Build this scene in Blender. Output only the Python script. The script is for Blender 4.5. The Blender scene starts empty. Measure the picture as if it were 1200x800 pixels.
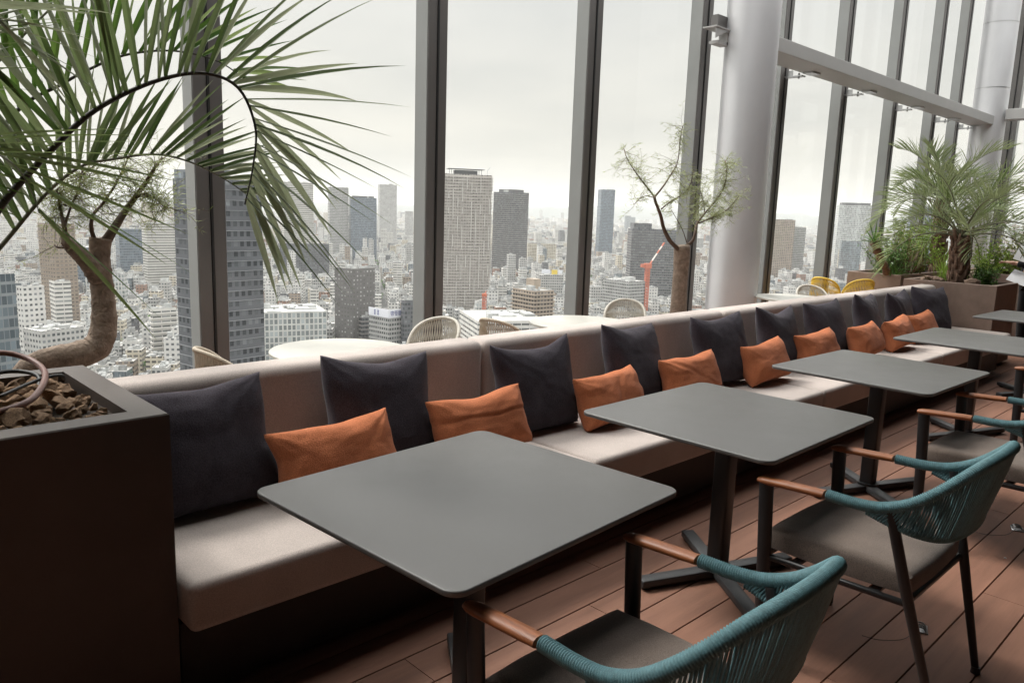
import bpy, bmesh, math, random
from mathutils import Vector, Matrix, Euler, noise as mnoise

random.seed(7)
S = bpy.context.scene
COL = S.collection
R = math.radians
V = Vector

# ------------------------------------------------------------------ camera
CAM_H = 1.55
FPX = 900.1
CM = [[0.7228058720444644, -0.6902655191889997, 0.03294213649389034],
      [-0.09278154210786822, -0.14417265922209066, -0.9851932956414781],
      [0.6847943171362678, 0.7090470769642674, -0.1682527440082363]]


def ray(px, py):
    a, b = (px - 600) / FPX, (py - 400) / FPX
    return V([CM[0][i] * a + CM[1][i] * b + CM[2][i] for i in range(3)])


def at_y(px, py, y):
    d = ray(px, py)
    return V((0, 0, CAM_H)) + d * (y / d.y)


def at_x(px, py, x):
    d = ray(px, py)
    return V((0, 0, CAM_H)) + d * (x / d.x)


def at_d(px, py, dist):
    d = ray(px, py)
    return V((0, 0, CAM_H)) + d * (dist / math.hypot(d.x, d.y))


cam = bpy.data.cameras.new('camera')
cam.sensor_width = 36
cam.lens = 36 * FPX / 1200
cam.clip_start = 0.05
cam.clip_end = 60000
camo = bpy.data.objects.new('camera', cam)
COL.objects.link(camo)
camo.matrix_world = Matrix(((CM[0][0], -CM[1][0], -CM[2][0], 0),
                            (CM[0][1], -CM[1][1], -CM[2][1], 0),
                            (CM[0][2], -CM[1][2], -CM[2][2], CAM_H), (0, 0, 0, 1)))
S.camera = camo


# ------------------------------------------------------------------ mesh builder
class MB:
    def __init__(self):
        self.v, self.f, self.m, self.uv = [], [], [], {}
        self.cur = 0

    def add(self, verts, faces, mat=None):
        o = len(self.v)
        self.v += [V(p) for p in verts]
        for f in faces:
            self.f.append([i + o for i in f])
            self.m.append(self.cur if mat is None else mat)

    def box(self, c, s, rz=0, mat=None, rot=None):
        c = V(c)
        hx, hy, hz = s[0] / 2, s[1] / 2, s[2] / 2
        M = rot if rot is not None else Matrix.Rotation(rz, 3, 'Z')
        vs = [c + M @ V((x, y, z)) for z in (-hz, hz) for y in (-hy, hy) for x in (-hx, hx)]
        self.add(vs, [(0, 2, 3, 1), (4, 5, 7, 6), (0, 1, 5, 4), (2, 6, 7, 3), (0, 4, 6, 2), (1, 3, 7, 5)], mat)

    def rbox(self, c, s, r=0.02, seg=3, rz=0, mat=None, rot=None):
        bm = bmesh.new()
        bmesh.ops.create_cube(bm, size=1)
        for v in bm.verts:
            v.co = V((v.co.x * s[0], v.co.y * s[1], v.co.z * s[2]))
        bmesh.ops.bevel(bm, geom=bm.edges[:] + bm.verts[:], offset=r, segments=seg, profile=0.5, affect='EDGES')
        M = rot if rot is not None else Matrix.Rotation(rz, 3, 'Z')
        bm.verts.index_update()
        self.add([V(c) + M @ v.co for v in bm.verts], [[v.index for v in f.verts] for f in bm.faces], mat)
        bm.free()

    def bm(self, bm, mat=None):
        bm.verts.index_update()
        self.add([v.co.copy() for v in bm.verts], [[v.index for v in f.verts] for f in bm.faces], mat)
        bm.free()

    def tube(self, pts, rad, seg=8, caps=True, mat=None, flat=None, closed=False):
        pts = [V(p) for p in pts]
        n = len(pts)
        if not hasattr(rad, '__len__'):
            rad = [rad] * n
        T = []
        for i in range(n):
            a = pts[i - 1] if (i > 0 or closed) else pts[i]
            b = pts[(i + 1) % n] if (i < n - 1 or closed) else pts[i]
            t = b - a
            T.append(t.normalized() if t.length > 1e-9 else V((0, 0, 1)))
        up = V((0, 0, 1)) if abs(T[0].z) < 0.9 else V((0, 1, 0))
        N = (up - T[0] * up.dot(T[0])).normalized()
        vs, fs = [], []
        for i in range(n):
            N = (N - T[i] * N.dot(T[i]))
            N = N.normalized() if N.length > 1e-6 else T[i].orthogonal().normalized()
            B = T[i].cross(N)
            for k in range(seg):
                a = 2 * math.pi * k / seg
                fx, fy = flat if flat else (1, 1)
                vs.append(pts[i] + (N * math.cos(a) * fx + B * math.sin(a) * fy) * rad[i])
        for i in range(n if closed else n - 1):
            j = (i + 1) % n
            for k in range(seg):
                k2 = (k + 1) % seg
                fs.append((i * seg + k, i * seg + k2, j * seg + k2, j * seg + k))
        if caps and not closed:
            fs.append(tuple(range(seg - 1, -1, -1)))
            fs.append(tuple((n - 1) * seg + k for k in range(seg)))
        self.add(vs, fs, mat)

    def cyl(self, c, r, h, seg=24, r2=None, mat=None):
        c = V(c)
        self.tube([c, c + V((0, 0, h))], [r, r if r2 is None else r2], seg, True, mat)

    def build(self, name, mats, parent=None, smooth=False, world=False, angle=None):
        me = bpy.data.meshes.new(name)
        vs = self.v
        if world and parent is not None:
            Mi = parent_matrix(parent).inverted()
            vs = [Mi @ p for p in vs]
        me.from_pydata([tuple(p) for p in vs], [], self.f)
        if not isinstance(mats, (list, tuple)):
            mats = [mats]
        for m in mats:
            me.materials.append(m)
        me.polygons.foreach_set('material_index', self.m)
        if smooth:
            me.polygons.foreach_set('use_smooth', [True] * len(me.polygons))
            if angle:
                try:
                    me.set_sharp_from_angle(angle=R(angle))
                except Exception:
                    pass
        me.update()
        o = bpy.data.objects.new(name, me)
        COL.objects.link(o)
        if parent is not None:
            o.parent = parent
        return o


def parent_matrix(o):
    M = Matrix.Translation(o.location) @ o.rotation_euler.to_matrix().to_4x4()
    return parent_matrix(o.parent) @ M if o.parent else M


def tag(o, label=None, cat=None, group=None, kind=None):
    if label:
        o['label'] = label
    if cat:
        o['category'] = cat
    if group:
        o['group'] = group
    if kind:
        o['kind'] = kind
    return o


def thing(name, label, cat, loc=(0, 0, 0), rz=0, group=None):
    o = bpy.data.objects.new(name, None)
    o.empty_display_size = 0.1
    COL.objects.link(o)
    o.location = loc
    o.rotation_euler = (0, 0, rz)
    return tag(o, label, cat, group)


def dup(root, loc, rz, label=None):
    r = root.copy()
    COL.objects.link(r)
    r.location = loc
    r.rotation_euler = (0, 0, rz)
    if label:
        r['label'] = label
    for ch in list(root.children):
        c = ch.copy()
        COL.objects.link(c)
        c.parent = r
        for g in ch.children:
            d = g.copy()
            COL.objects.link(d)
            d.parent = c
    return r


def spline(pts, n):
    """Catmull-Rom through pts, resampled evenly to n points."""
    P = [V(p) for p in pts]
    P = [P[0] * 2 - P[1]] + P + [P[-1] * 2 - P[-2]]
    out = []
    for i in range(1, len(P) - 2):
        p0, p1, p2, p3 = P[i - 1:i + 3]
        for k in range(24):
            t = k / 24
            out.append(0.5 * ((2 * p1) + (p2 - p0) * t + (2 * p0 - 5 * p1 + 4 * p2 - p3) * t * t + (3 * p1 - p0 - 3 * p2 + p3) * t ** 3))
    out.append(P[-2])
    L = [0]
    for a, b in zip(out, out[1:]):
        L.append(L[-1] + (b - a).length)
    res, j = [], 0
    for k in range(n):
        s = L[-1] * k / (n - 1)
        while j < len(L) - 2 and L[j + 1] < s:
            j += 1
        u = (s - L[j]) / max(1e-9, L[j + 1] - L[j])
        res.append(out[j].lerp(out[j + 1], min(1, max(0, u))))
    return res


# ------------------------------------------------------------------ materials
def nodes(name):
    m = bpy.data.materials.new(name)
    m.use_nodes = True
    nt = m.node_tree
    return m, nt, nt.nodes['Principled BSDF']


def N(nt, t, **kw):
    n = nt.nodes.new(t)
    for k, v in kw.items():
        if k.startswith('i_'):
            n.inputs[k[2:].replace('_', ' ')].default_value = v
        else:
            setattr(n, k, v)
    return n


def L(nt, a, b):
    nt.links.new(a, b)


def rgba(c):
    return (c[0], c[1], c[2], 1)


def mat(name, col, rough=0.6, metal=0.0, spec=0.5, var=0.0, vscale=8.0, bump=0.0, bscale=60.0, col2=None, rvar=0.0, stretch=None, coat=0, island=0.0):
    m, nt, b = nodes(name)
    b.inputs['Roughness'].default_value = rough
    b.inputs['Metallic'].default_value = metal
    b.inputs['Specular IOR Level'].default_value = spec
    b.inputs['Coat Weight'].default_value = coat
    b.inputs['Base Color'].default_value = rgba(col)
    tc = N(nt, 'ShaderNodeTexCoord')
    src = tc.outputs['Object']
    if stretch:
        mp = N(nt, 'ShaderNodeMapping')
        mp.inputs['Scale'].default_value = stretch
        L(nt, src, mp.inputs['Vector'])
        src = mp.outputs['Vector']
    colout = None
    if var or col2:
        nz = N(nt, 'ShaderNodeTexNoise')
        nz.inputs['Scale'].default_value = vscale
        nz.inputs['Detail'].default_value = 6
        nz.inputs['Roughness'].default_value = 0.65
        L(nt, src, nz.inputs['Vector'])
        cr = N(nt, 'ShaderNodeValToRGB')
        c2 = col2 if col2 else [max(0, c * (1 - var)) for c in col]
        c1 = col if col2 else [min(1, c * (1 + var)) for c in col]
        cr.color_ramp.elements[0].position = 0.3
        cr.color_ramp.elements[1].position = 0.7
        cr.color_ramp.elements[0].color = rgba(c2)
        cr.color_ramp.elements[1].color = rgba(c1)
        L(nt, nz.outputs['Fac'], cr.inputs['Fac'])
        colout = cr.outputs['Color']
        if rvar:
            mr = N(nt, 'ShaderNodeMapRange')
            mr.inputs['To Min'].default_value = rough - rvar
            mr.inputs['To Max'].default_value = rough + rvar
            L(nt, nz.outputs['Fac'], mr.inputs['Value'])
            L(nt, mr.outputs['Result'], b.inputs['Roughness'])
    if island:
        g = N(nt, 'ShaderNodeNewGeometry')
        mr = N(nt, 'ShaderNodeMapRange')
        mr.inputs['To Min'].default_value = 1 - island
        mr.inputs['To Max'].default_value = 1 + island
        L(nt, g.outputs['Random Per Island'], mr.inputs['Value'])
        mx = N(nt, 'ShaderNodeVectorMath', operation='SCALE')
        if colout:
            L(nt, colout, mx.inputs[0])
        else:
            mx.inputs[0].default_value = col
        L(nt, mr.outputs['Result'], mx.inputs['Scale'])
        colout = mx.outputs['Vector']
    if colout:
        L(nt, colout, b.inputs['Base Color'])
    if bump:
        nb = N(nt, 'ShaderNodeTexNoise')
        nb.inputs['Scale'].default_value = bscale
        nb.inputs['Detail'].default_value = 4
        L(nt, src, nb.inputs['Vector'])
        bp = N(nt, 'ShaderNodeBump')
        bp.inputs['Strength'].default_value = bump
        bp.inputs['Distance'].default_value = 0.01
        L(nt, nb.outputs['Fac'], bp.inputs['Height'])
        L(nt, bp.outputs['Normal'], b.inputs['Normal'])
    return m


def cloth(name, col, var=0.25, weave=260.0, bump=0.35, blot=5.0, sheen=0.2):
    """woven fabric: fine two-way thread pattern, heathered colour, soft large blotches"""
    m, nt, b = nodes(name)
    b.inputs['Roughness'].default_value = 1.0
    b.inputs['Specular IOR Level'].default_value = 0.06
    b.inputs['Sheen Weight'].default_value = sheen
    b.inputs['Sheen Roughness'].default_value = 0.5
    tc = N(nt, 'ShaderNodeTexCoord')
    nz = N(nt, 'ShaderNodeTexNoise')
    nz.inputs['Scale'].default_value = weave
    nz.inputs['Detail'].default_value = 2
    L(nt, tc.outputs['Object'], nz.inputs['Vector'])
    n2 = N(nt, 'ShaderNodeTexNoise')
    n2.inputs['Scale'].default_value = blot
    n2.inputs['Detail'].default_value = 5
    L(nt, tc.outputs['Object'], n2.inputs['Vector'])
    ad = N(nt, 'ShaderNodeMath', operation='MULTIPLY_ADD')
    L(nt, n2.outputs['Fac'], ad.inputs[0])
    ad.inputs[1].default_value = 0.45
    ml = N(nt, 'ShaderNodeMath', operation='MULTIPLY')
    L(nt, nz.outputs['Fac'], ml.inputs[0])
    ml.inputs[1].default_value = 0.55
    L(nt, ml.outputs[0], ad.inputs[2])
    cr = N(nt, 'ShaderNodeValToRGB')
    cr.color_ramp.elements[0].position = 0.36
    cr.color_ramp.elements[1].position = 0.64
    cr.color_ramp.elements[0].color = rgba([c * (1 - var) for c in col])
    cr.color_ramp.elements[1].color = rgba([min(1, c * (1 + var)) for c in col])
    L(nt, ad.outputs[0], cr.inputs['Fac'])
    L(nt, cr.outputs['Color'], b.inputs['Base Color'])
    bp = N(nt, 'ShaderNodeBump')
    bp.inputs['Strength'].default_value = bump
    bp.inputs['Distance'].default_value = 0.002
    L(nt, nz.outputs['Fac'], bp.inputs['Height'])
    L(nt, bp.outputs['Normal'], b.inputs['Normal'])
    return m


def leafmat(name, c1, c2, back=None, trans=0.25, rough=0.45):
    """two-sided leaf: colour varies per leaf, paler underside, some light passes through"""
    m, nt, b = nodes(name)
    b.inputs['Roughness'].default_value = rough
    b.inputs['Specular IOR Level'].default_value = 0.45
    g = N(nt, 'ShaderNodeNewGeometry')
    cr = N(nt, 'ShaderNodeValToRGB')
    cr.color_ramp.elements[0].color = rgba(c1)
    cr.color_ramp.elements[1].color = rgba(c2)
    L(nt, g.outputs['Random Per Island'], cr.inputs['Fac'])
    mx = N(nt, 'ShaderNodeMix', data_type='RGBA')
    L(nt, g.outputs['Backfacing'], mx.inputs[0])
    L(nt, cr.outputs['Color'], mx.inputs[6])
    if back:
        mx.inputs[7].default_value = rgba(back)
    else:
        L(nt, cr.outputs['Color'], mx.inputs[7])
    L(nt, mx.outputs[2], b.inputs['Base Color'])
    tr = N(nt, 'ShaderNodeBsdfTranslucent')
    L(nt, mx.outputs[2], tr.inputs['Color'])
    ms = N(nt, 'ShaderNodeMixShader')
    ms.inputs[0].default_value = trans
    L(nt, b.outputs[0], ms.inputs[1])
    L(nt, tr.outputs[0], ms.inputs[2])
    L(nt, ms.outputs[0], nt.nodes['Material Output'].inputs['Surface'])
    return m


M_deck = mat('deck_boards', (0.258, 0.132, 0.09), 0.62, spec=0.3, var=0.18, vscale=3.0, stretch=(0.5, 6, 6), island=0.09, bump=0.12, bscale=40, rvar=0.08)
M_under = mat('subfloor', (0.012, 0.01, 0.009), 0.9)
M_taupe = cloth('taupe_upholstery', (0.50, 0.435, 0.40), var=0.2, weave=230, bump=0.3, blot=3.0)
M_plinth = mat('dark_plinth', (0.035, 0.025, 0.02), 0.6, var=0.2)
M_navy = cloth('charcoal_linen', (0.054, 0.047, 0.057), var=0.34, weave=210, bump=0.8, blot=9, sheen=0.08)
M_orange = cloth('orange_linen', (0.45, 0.152, 0.07), var=0.22, weave=210, bump=0.8, blot=9, sheen=0.08)
M_table = mat('grey_laminate', (0.098, 0.095, 0.091), 0.40, spec=0.5, var=0.04, vscale=5, bump=0.05, bscale=900, rvar=0.10)
M_black = mat('black_powder_coat', (0.012, 0.012, 0.013), 0.42, bump=0.06, bscale=500)
M_base = mat('charcoal_metal', (0.042, 0.042, 0.044), 0.45, bump=0.05, bscale=500)
M_teal = mat('teal_rope', (0.085, 0.187, 0.21), 0.6, var=0.25, vscale=60, bump=0.3, bscale=900, island=0.12)
M_wood = mat('oiled_teak', (0.30, 0.105, 0.038), 0.42, spec=0.3, col2=(0.16, 0.055, 0.022), vscale=10, stretch=(14, 1.2, 14), bump=0.08, bscale=30)
M_seat = cloth('brown_grey_seat_fabric', (0.150, 0.118, 0.10), var=0.4, weave=380, bump=0.35, blot=4)
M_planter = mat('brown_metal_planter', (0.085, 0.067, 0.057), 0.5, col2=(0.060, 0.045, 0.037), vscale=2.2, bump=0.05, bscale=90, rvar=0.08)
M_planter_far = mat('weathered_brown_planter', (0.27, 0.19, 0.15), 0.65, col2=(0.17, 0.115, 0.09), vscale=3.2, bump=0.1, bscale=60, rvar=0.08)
M_soil = mat('soil', (0.03, 0.02, 0.013), 0.95, var=0.5, vscale=30, bump=0.8, bscale=40)
M_stone = mat('lava_stone', (0.62, 0.40, 0.23), 0.9, col2=(0.18, 0.10, 0.065), vscale=14, bump=0.9, bscale=45, island=0.25)
M_pale_stone = mat('pale_stone', (0.36, 0.25, 0.19), 0.9, col2=(0.2, 0.13, 0.09), vscale=9, bump=0.8, bscale=30)
M_hose = mat('red_brown_hose', (0.155, 0.068, 0.052), 0.5, var=0.15, vscale=20)
M_drip = mat('black_drip_line', (0.012, 0.012, 0.012), 0.5)
M_mull = mat('bronze_aluminium', (0.14, 0.133, 0.127), 0.42, metal=0.35, var=0.05, vscale=2)
M_mull_lit = mat('lit_side_aluminium', (0.265, 0.27, 0.262), 0.4, metal=0.35, var=0.05, vscale=2)  # paler mullion metal: window light on the sides put into the colour
M_gasket = mat('black_gasket', (0.008, 0.008, 0.008), 0.6)
M_silver = mat('silver_paint', (0.62, 0.62, 0.63), 0.42, metal=0.3, var=0.05, vscale=1.2, rvar=0.06)
M_beam = mat('grey_steel_paint', (0.40, 0.395, 0.385), 0.5, metal=0.1, var=0.04, vscale=2)
M_steel = mat('stainless_steel', (0.5, 0.5, 0.5), 0.3, metal=0.9)
M_ceil = mat('ceiling_panel', (0.03, 0.028, 0.026), 0.8, var=0.1)
M_wall = mat('dark_wall_panel', (0.022, 0.018, 0.015), 0.7, var=0.2)
M_wicker = mat('beige_cord', (0.44, 0.375, 0.29), 0.7, var=0.15, vscale=40)
M_whitewick = mat('white_cord', (0.52, 0.49, 0.43), 0.7, var=0.1, vscale=40)
M_yellow = mat('yellow_cord', (0.72, 0.50, 0.07), 0.6, var=0.12, vscale=40)
M_rtop = mat('pale_round_top', (0.46, 0.445, 0.40), 0.35, var=0.05)
M_palm = leafmat('palm_leaf', (0.055, 0.10, 0.022), (0.20, 0.25, 0.115), back=(0.27, 0.30, 0.19), trans=0.4, rough=0.4)
M_palm_green = leafmat('green_palm_leaf', (0.05, 0.115, 0.016), (0.15, 0.235, 0.055), back=(0.2, 0.26, 0.10), trans=0.45, rough=0.4)
M_palm_far = leafmat('blue_green_palm_leaf', (0.10, 0.155, 0.04), (0.33, 0.39, 0.17), back=(0.26, 0.30, 0.15), trans=0.35, rough=0.42)
M_rachis = mat('dark_palm_stalk', (0.030, 0.024, 0.017), 0.5, var=0.2, vscale=20)
M_rachis_pale = mat('grey_green_palm_stalk', (0.17, 0.17, 0.11), 0.5, var=0.2, vscale=20)
M_ptrunk = mat('palm_trunk_bark', (0.25, 0.155, 0.105), 0.95, col2=(0.10, 0.06, 0.042), vscale=12, stretch=(1, 1, 3), bump=1.0, bscale=25)
M_bark = mat('bottle_tree_bark', (0.33, 0.25, 0.19), 0.9, col2=(0.15, 0.105, 0.075), vscale=22, bump=0.9, bscale=70)
M_twig = mat('brown_twig', (0.10, 0.062, 0.042), 0.8, var=0.2)
M_needle = leafmat('needle_leaf', (0.17, 0.21, 0.05), (0.30, 0.34, 0.10), trans=0.3)
M_needle_far = leafmat('yellow_green_needle', (0.19, 0.23, 0.07), (0.33, 0.36, 0.14), trans=0.3)
M_leaf_dark = leafmat('dark_shrub_leaf', (0.05, 0.12, 0.02), (0.12, 0.23, 0.045), trans=0.25)
M_leaf_lime = leafmat('lime_leaf', (0.17, 0.30, 0.03), (0.34, 0.46, 0.08), trans=0.35)
M_leaf_olive = leafmat('olive_leaf', (0.16, 0.20, 0.05), (0.32, 0.33, 0.11), trans=0.3)
M_leaf_bronze = leafmat('bronze_sword_leaf', (0.13, 0.05, 0.03), (0.14, 0.15, 0.06), trans=0.2)
M_leaf_orange = leafmat('orange_leaf', (0.40, 0.14, 0.04), (0.45, 0.26, 0.08), trans=0.3)
M_petal = leafmat('white_pink_petal', (0.75, 0.62, 0.62), (0.8, 0.76, 0.74), trans=0.3)
M_skin = mat('skin', (0.50, 0.29, 0.21), 0.5, var=0.06, vscale=20)
M_blackcloth = cloth('black_cloth', (0.012, 0.012, 0.014), var=0.3)
M_paper = mat('white_paper', (0.78, 0.78, 0.80), 0.7)
M_ink = mat('black_ink', (0.01, 0.01, 0.01), 0.6)
M_hair = mat('black_hair', (0.012, 0.009, 0.008), 0.45, bump=0.4, bscale=120)


def make_glass():
    m, nt, b = nodes('window_glass')
    tr = N(nt, 'ShaderNodeBsdfTransparent')
    tr.inputs['Color'].default_value = (0.965, 0.965, 0.958, 1)
    gl = N(nt, 'ShaderNodeBsdfGlossy')
    gl.inputs['Roughness'].default_value = 0.0
    gl.inputs['Color'].default_value = (0.9, 0.95, 0.95, 1)
    fr = N(nt, 'ShaderNodeFresnel')
    fr.inputs['IOR'].default_value = 1.35
    ms = N(nt, 'ShaderNodeMixShader')
    g = N(nt, 'ShaderNodeNewGeometry')
    iv = N(nt, 'ShaderNodeMath', operation='SUBTRACT')
    iv.inputs[0].default_value = 1.0
    L(nt, g.outputs['Backfacing'], iv.inputs[1])
    mu = N(nt, 'ShaderNodeMath', operation='MULTIPLY')
    L(nt, fr.outputs[0], mu.inputs[0])
    L(nt, iv.outputs[0], mu.inputs[1])
    m2 = N(nt, 'ShaderNodeMath', operation='MULTIPLY')
    m2.inputs[1].default_value = 0.6
    L(nt, mu.outputs[0], m2.inputs[0])
    L(nt, m2.outputs[0], ms.inputs[0])
    L(nt, tr.outputs[0], ms.inputs[1])
    L(nt, gl.outputs[0], ms.inputs[2])
    L(nt, ms.outputs[0], nt.nodes['Material Output'].inputs['Surface'])
    return m


M_glass = make_glass()


def facade(name, wall, glass, wu, hv, u=(0.2, 0.8), v=(0.3, 0.8), grough=0.15, lit=0.25, wvar=0.1):
    """building skin drawn from the UV map in metres: window openings on a regular bay / storey grid"""
    m, nt, b = nodes(name)
    uv = N(nt, 'ShaderNodeUVMap')
    sp = N(nt, 'ShaderNodeSeparateXYZ')
    L(nt, uv.outputs[0], sp.inputs[0])

    def band(out, per, lo, hi):
        d = N(nt, 'ShaderNodeMath', operation='DIVIDE')
        L(nt, out, d.inputs[0])
        d.inputs[1].default_value = per
        fr = N(nt, 'ShaderNodeMath', operation='FRACT')
        L(nt, d.outputs[0], fr.inputs[0])
        fl = N(nt, 'ShaderNodeMath', operation='FLOOR')
        L(nt, d.outputs[0], fl.inputs[0])
        a = N(nt, 'ShaderNodeMath', operation='GREATER_THAN')
        L(nt, fr.outputs[0], a.inputs[0])
        a.inputs[1].default_value = lo
        c = N(nt, 'ShaderNodeMath', operation='LESS_THAN')
        L(nt, fr.outputs[0], c.inputs[0])
        c.inputs[1].default_value = hi
        mu = N(nt, 'ShaderNodeMath', operation='MULTIPLY')
        L(nt, a.outputs[0], mu.inputs[0])
        L(nt, c.outputs[0], mu.inputs[1])
        return mu.outputs[0], fl.outputs[0]
    bu, iu = band(sp.outputs[0], wu, *u)
    bv, iv = band(sp.outputs[1], hv, *v)
    mk = N(nt, 'ShaderNodeMath', operation='MULTIPLY')
    L(nt, bu, mk.inputs[0])
    L(nt, bv, mk.inputs[1])
    cb = N(nt, 'ShaderNodeCombineXYZ')
    L(nt, iu, cb.inputs[0])
    L(nt, iv, cb.inputs[1])
    wn = N(nt, 'ShaderNodeTexWhiteNoise', noise_dimensions='2D')
    L(nt, cb.outputs[0], wn.inputs['Vector'])
    gc = N(nt, 'ShaderNodeValToRGB')
    gc.color_ramp.elements[0].color = rgba([c * 0.6 for c in glass])
    gc.color_ramp.elements[1].color = rgba([min(1, c * 1.3 + lit * 0.35) for c in glass])
    gc.color_ramp.elements[0].position = 0.35
    L(nt, wn.outputs['Value'], gc.inputs['Fac'])
    nz = N(nt, 'ShaderNodeTexNoise')
    nz.inputs['Scale'].default_value = 0.12
    nz.inputs['Detail'].default_value = 5
    tc = N(nt, 'ShaderNodeTexCoord')
    L(nt, tc.outputs['Object'], nz.inputs['Vector'])
    wc = N(nt, 'ShaderNodeValToRGB')
    wc.color_ramp.elements[0].color = rgba([c * (1 - wvar * 1.5) for c in wall])
    wc.color_ramp.elements[1].color = rgba([min(1, c * (1 + wvar)) for c in wall])
    wc.color_ramp.elements[0].position = 0.3
    wc.color_ramp.elements[1].position = 0.7
    L(nt, nz.outputs['Fac'], wc.inputs['Fac'])
    mx = N(nt, 'ShaderNodeMix', data_type='RGBA')
    L(nt, mk.outputs[0], mx.inputs[0])
    L(nt, wc.outputs['Color'], mx.inputs[6])
    L(nt, gc.outputs['Color'], mx.inputs[7])
    L(nt, mx.outputs[2], b.inputs['Base Color'])
    mr = N(nt, 'ShaderNodeMapRange')
    mr.inputs['To Min'].default_value = 0.8
    mr.inputs['To Max'].default_value = grough
    L(nt, mk.outputs[0], mr.inputs['Value'])
    L(nt, mr.outputs['Result'], b.inputs['Roughness'])
    b.inputs['Specular IOR Level'].default_value = 0.35
    return m


# ------------------------------------------------------------------ terrace shell
def structure(name, mb, m, **k):
    o = mb.build(name, m, **k)
    o['kind'] = 'structure'
    return o


PITCH = 0.1725
mb = MB()
rd = random.Random(3)
y0 = 0.962 - PITCH * 40
for k in range(64):
    ya, yb = y0 + k * PITCH + 0.0032, y0 + (k + 1) * PITCH - 0.0032
    if yb > 4.98:
        break
    yc = (ya + yb) / 2
    off = (k * 0.7371 % 1.0) * 2.4
    if abs(yc - 1.915) < 0.05:
        off = 1.459 + 6 - 2.4 * 3
    if abs(yc - 2.09) < 0.05:
        off = 2.525 + 6 - 2.4 * 3
    if abs(yc - 0.876) < 0.05:
        off = 2.49 + 6 - 2.4 * 3
    x = -6 + off - 2.4
    while x < 17.0:
        a, b_ = max(x, -5.99), min(x + 2.4, 16.98)
        if b_ - a > 0.05:
            mb.box(((a + b_) / 2, yc, -0.0125 + rd.uniform(-0.0006, 0.0006)), (b_ - a - 0.003, yb - ya, 0.025))
        x += 2.4
structure('deck', mb, M_deck)
mb = MB()
mb.box((5.5, -0.5, -0.23), (23.2, 11.2, 0.4))
structure('subfloor', mb, M_under)
mb = MB()
mb.box((5.5, -1.9, 4.75), (23.4, 8.4, 0.3))  # out of view; front edge placed to keep sky light off the fronts
structure('ceiling', mb, M_ceil)
for nm, c, s in (('wall_back', (5.5, -6.1, 2.28), (23.4, 0.2, 4.6)), ('wall_side', (-6.1, -0.45, 4.2), (0.2, 11.1, 8.9)), ('light_block_wall', (17.0, -2.35, 2.28), (0.2, 7.3, 4.6))):  # last one is an unseen wall added to cut light from the right
    mb = MB()
    mb.box(c, s)
    structure(nm, mb, M_wall)

# curtain wall: fins (mullions) with a dark joint down the middle, glass between them
WG = 5.02          # glass plane
MX = [-5.2, -3.4, -1.6, 0.21, 2.02, 3.80, 5.62, 7.43, 9.20, 10.93, 12.76, 14.48, 15.70]
MTXT = {4: 'tall window mullion behind the big palm frond', 5: 'tall window mullion right of the dark-windowed hotel tower, left of the lattice tower',
        6: 'tall window mullion between the black tower and the slim blue-grey tower', 7: 'tall window mullion behind the small thin-leaved tree',
        8: 'tall window mullion just right of the thick round column', 9: 'tall window mullion rising behind the yellow chairs',
        10: 'tall window mullion behind the small cycad plant', 11: 'tall window mullion behind the far palm, second from the round corner column',
        12: 'tall window mullion closest to the far round corner column'}


def mullion(x, y, rz, label):
    t = thing('window_mullion', label, 'mullion', (x, y, 0), rz, 'window mullions')
    a = MB()
    a.box((0, 0.012, 4.35), (0.014, 0.04, 8.68))
    a.build('joint', M_gasket, t)
    for s in (-1, 1):
        p = MB()
        p.rbox((s * 0.0495, 0.080, 4.35), (0.083, 0.16, 8.68), 0.004, 2)
        p.build('fin', M_mull, t)
        q = MB()
        q.box((s * 0.0925, 0.085, 4.35), (0.003, 0.145, 8.68))  # thin added sheet whose paler colour imitates daylight on the fin side
        q.build('lit_side_sheet', M_mull_lit, t)
    return t


for i, x in enumerate(MX):
    mullion(x, 4.85, 0, MTXT.get(i, 'tall window mullion outside the view, left of the palm planter'))
xs = MX + [17.0]
for i in range(len(xs) - 1):
    mb = MB()
    mb.box(((xs[i] + xs[i + 1]) / 2, WG, 4.35), (xs[i + 1] - xs[i] - 0.18, 0.012, 8.66))
    o = mb.build('window_pane', M_glass)
    tag(o, 'clear full-height glass pane of the long window wall, between two mullions', 'window pane', 'panes of the long window wall')
# side glazing past the corner column
YS = [4.3, 2.9, 1.5]
for k, y in enumerate(YS):
    mullion(17.0 - 0.15, y, -math.pi / 2, 'tall mullion of the side window wall past the far column, number %s from the corner' % ['one', 'two', 'three', 'four', 'five', 'six'][k])
ys = [5.0] + YS
for i in range(len(ys) - 1):
    mb = MB()
    mb.box((17.02, (ys[i] + ys[i + 1]) / 2, 4.35), (0.012, ys[i] - ys[i + 1] - 0.18, 8.66))
    tag(mb.build('window_pane', M_glass), 'clear full-height glass pane of the side window wall past the far column', 'window pane', 'panes of the side window wall')
mb = MB()
mb.box((5.5, 5.0, 0.05), (23.0, 0.2, 0.1))
mb.box((17.0, 3.1, 0.05), (0.2, 3.6, 0.1))
structure('window_kerb', mb, M_mull)


def column(x, y, r, label, joints):
    t = thing('round_column', label, 'column', (x, y, 0), 0, 'round columns')
    p = MB()
    p.cyl((0, 0, 0), r, 8.69, 64)
    p.build('shaft', M_silver, t, smooth=True, angle=40)
    for z in joints:
        q = MB()
        q.cyl((0, 0, z), r + 0.003, 0.012, 64)
        q.build('joint_ring', M_steel, t, smooth=True, angle=40)
    return t


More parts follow.
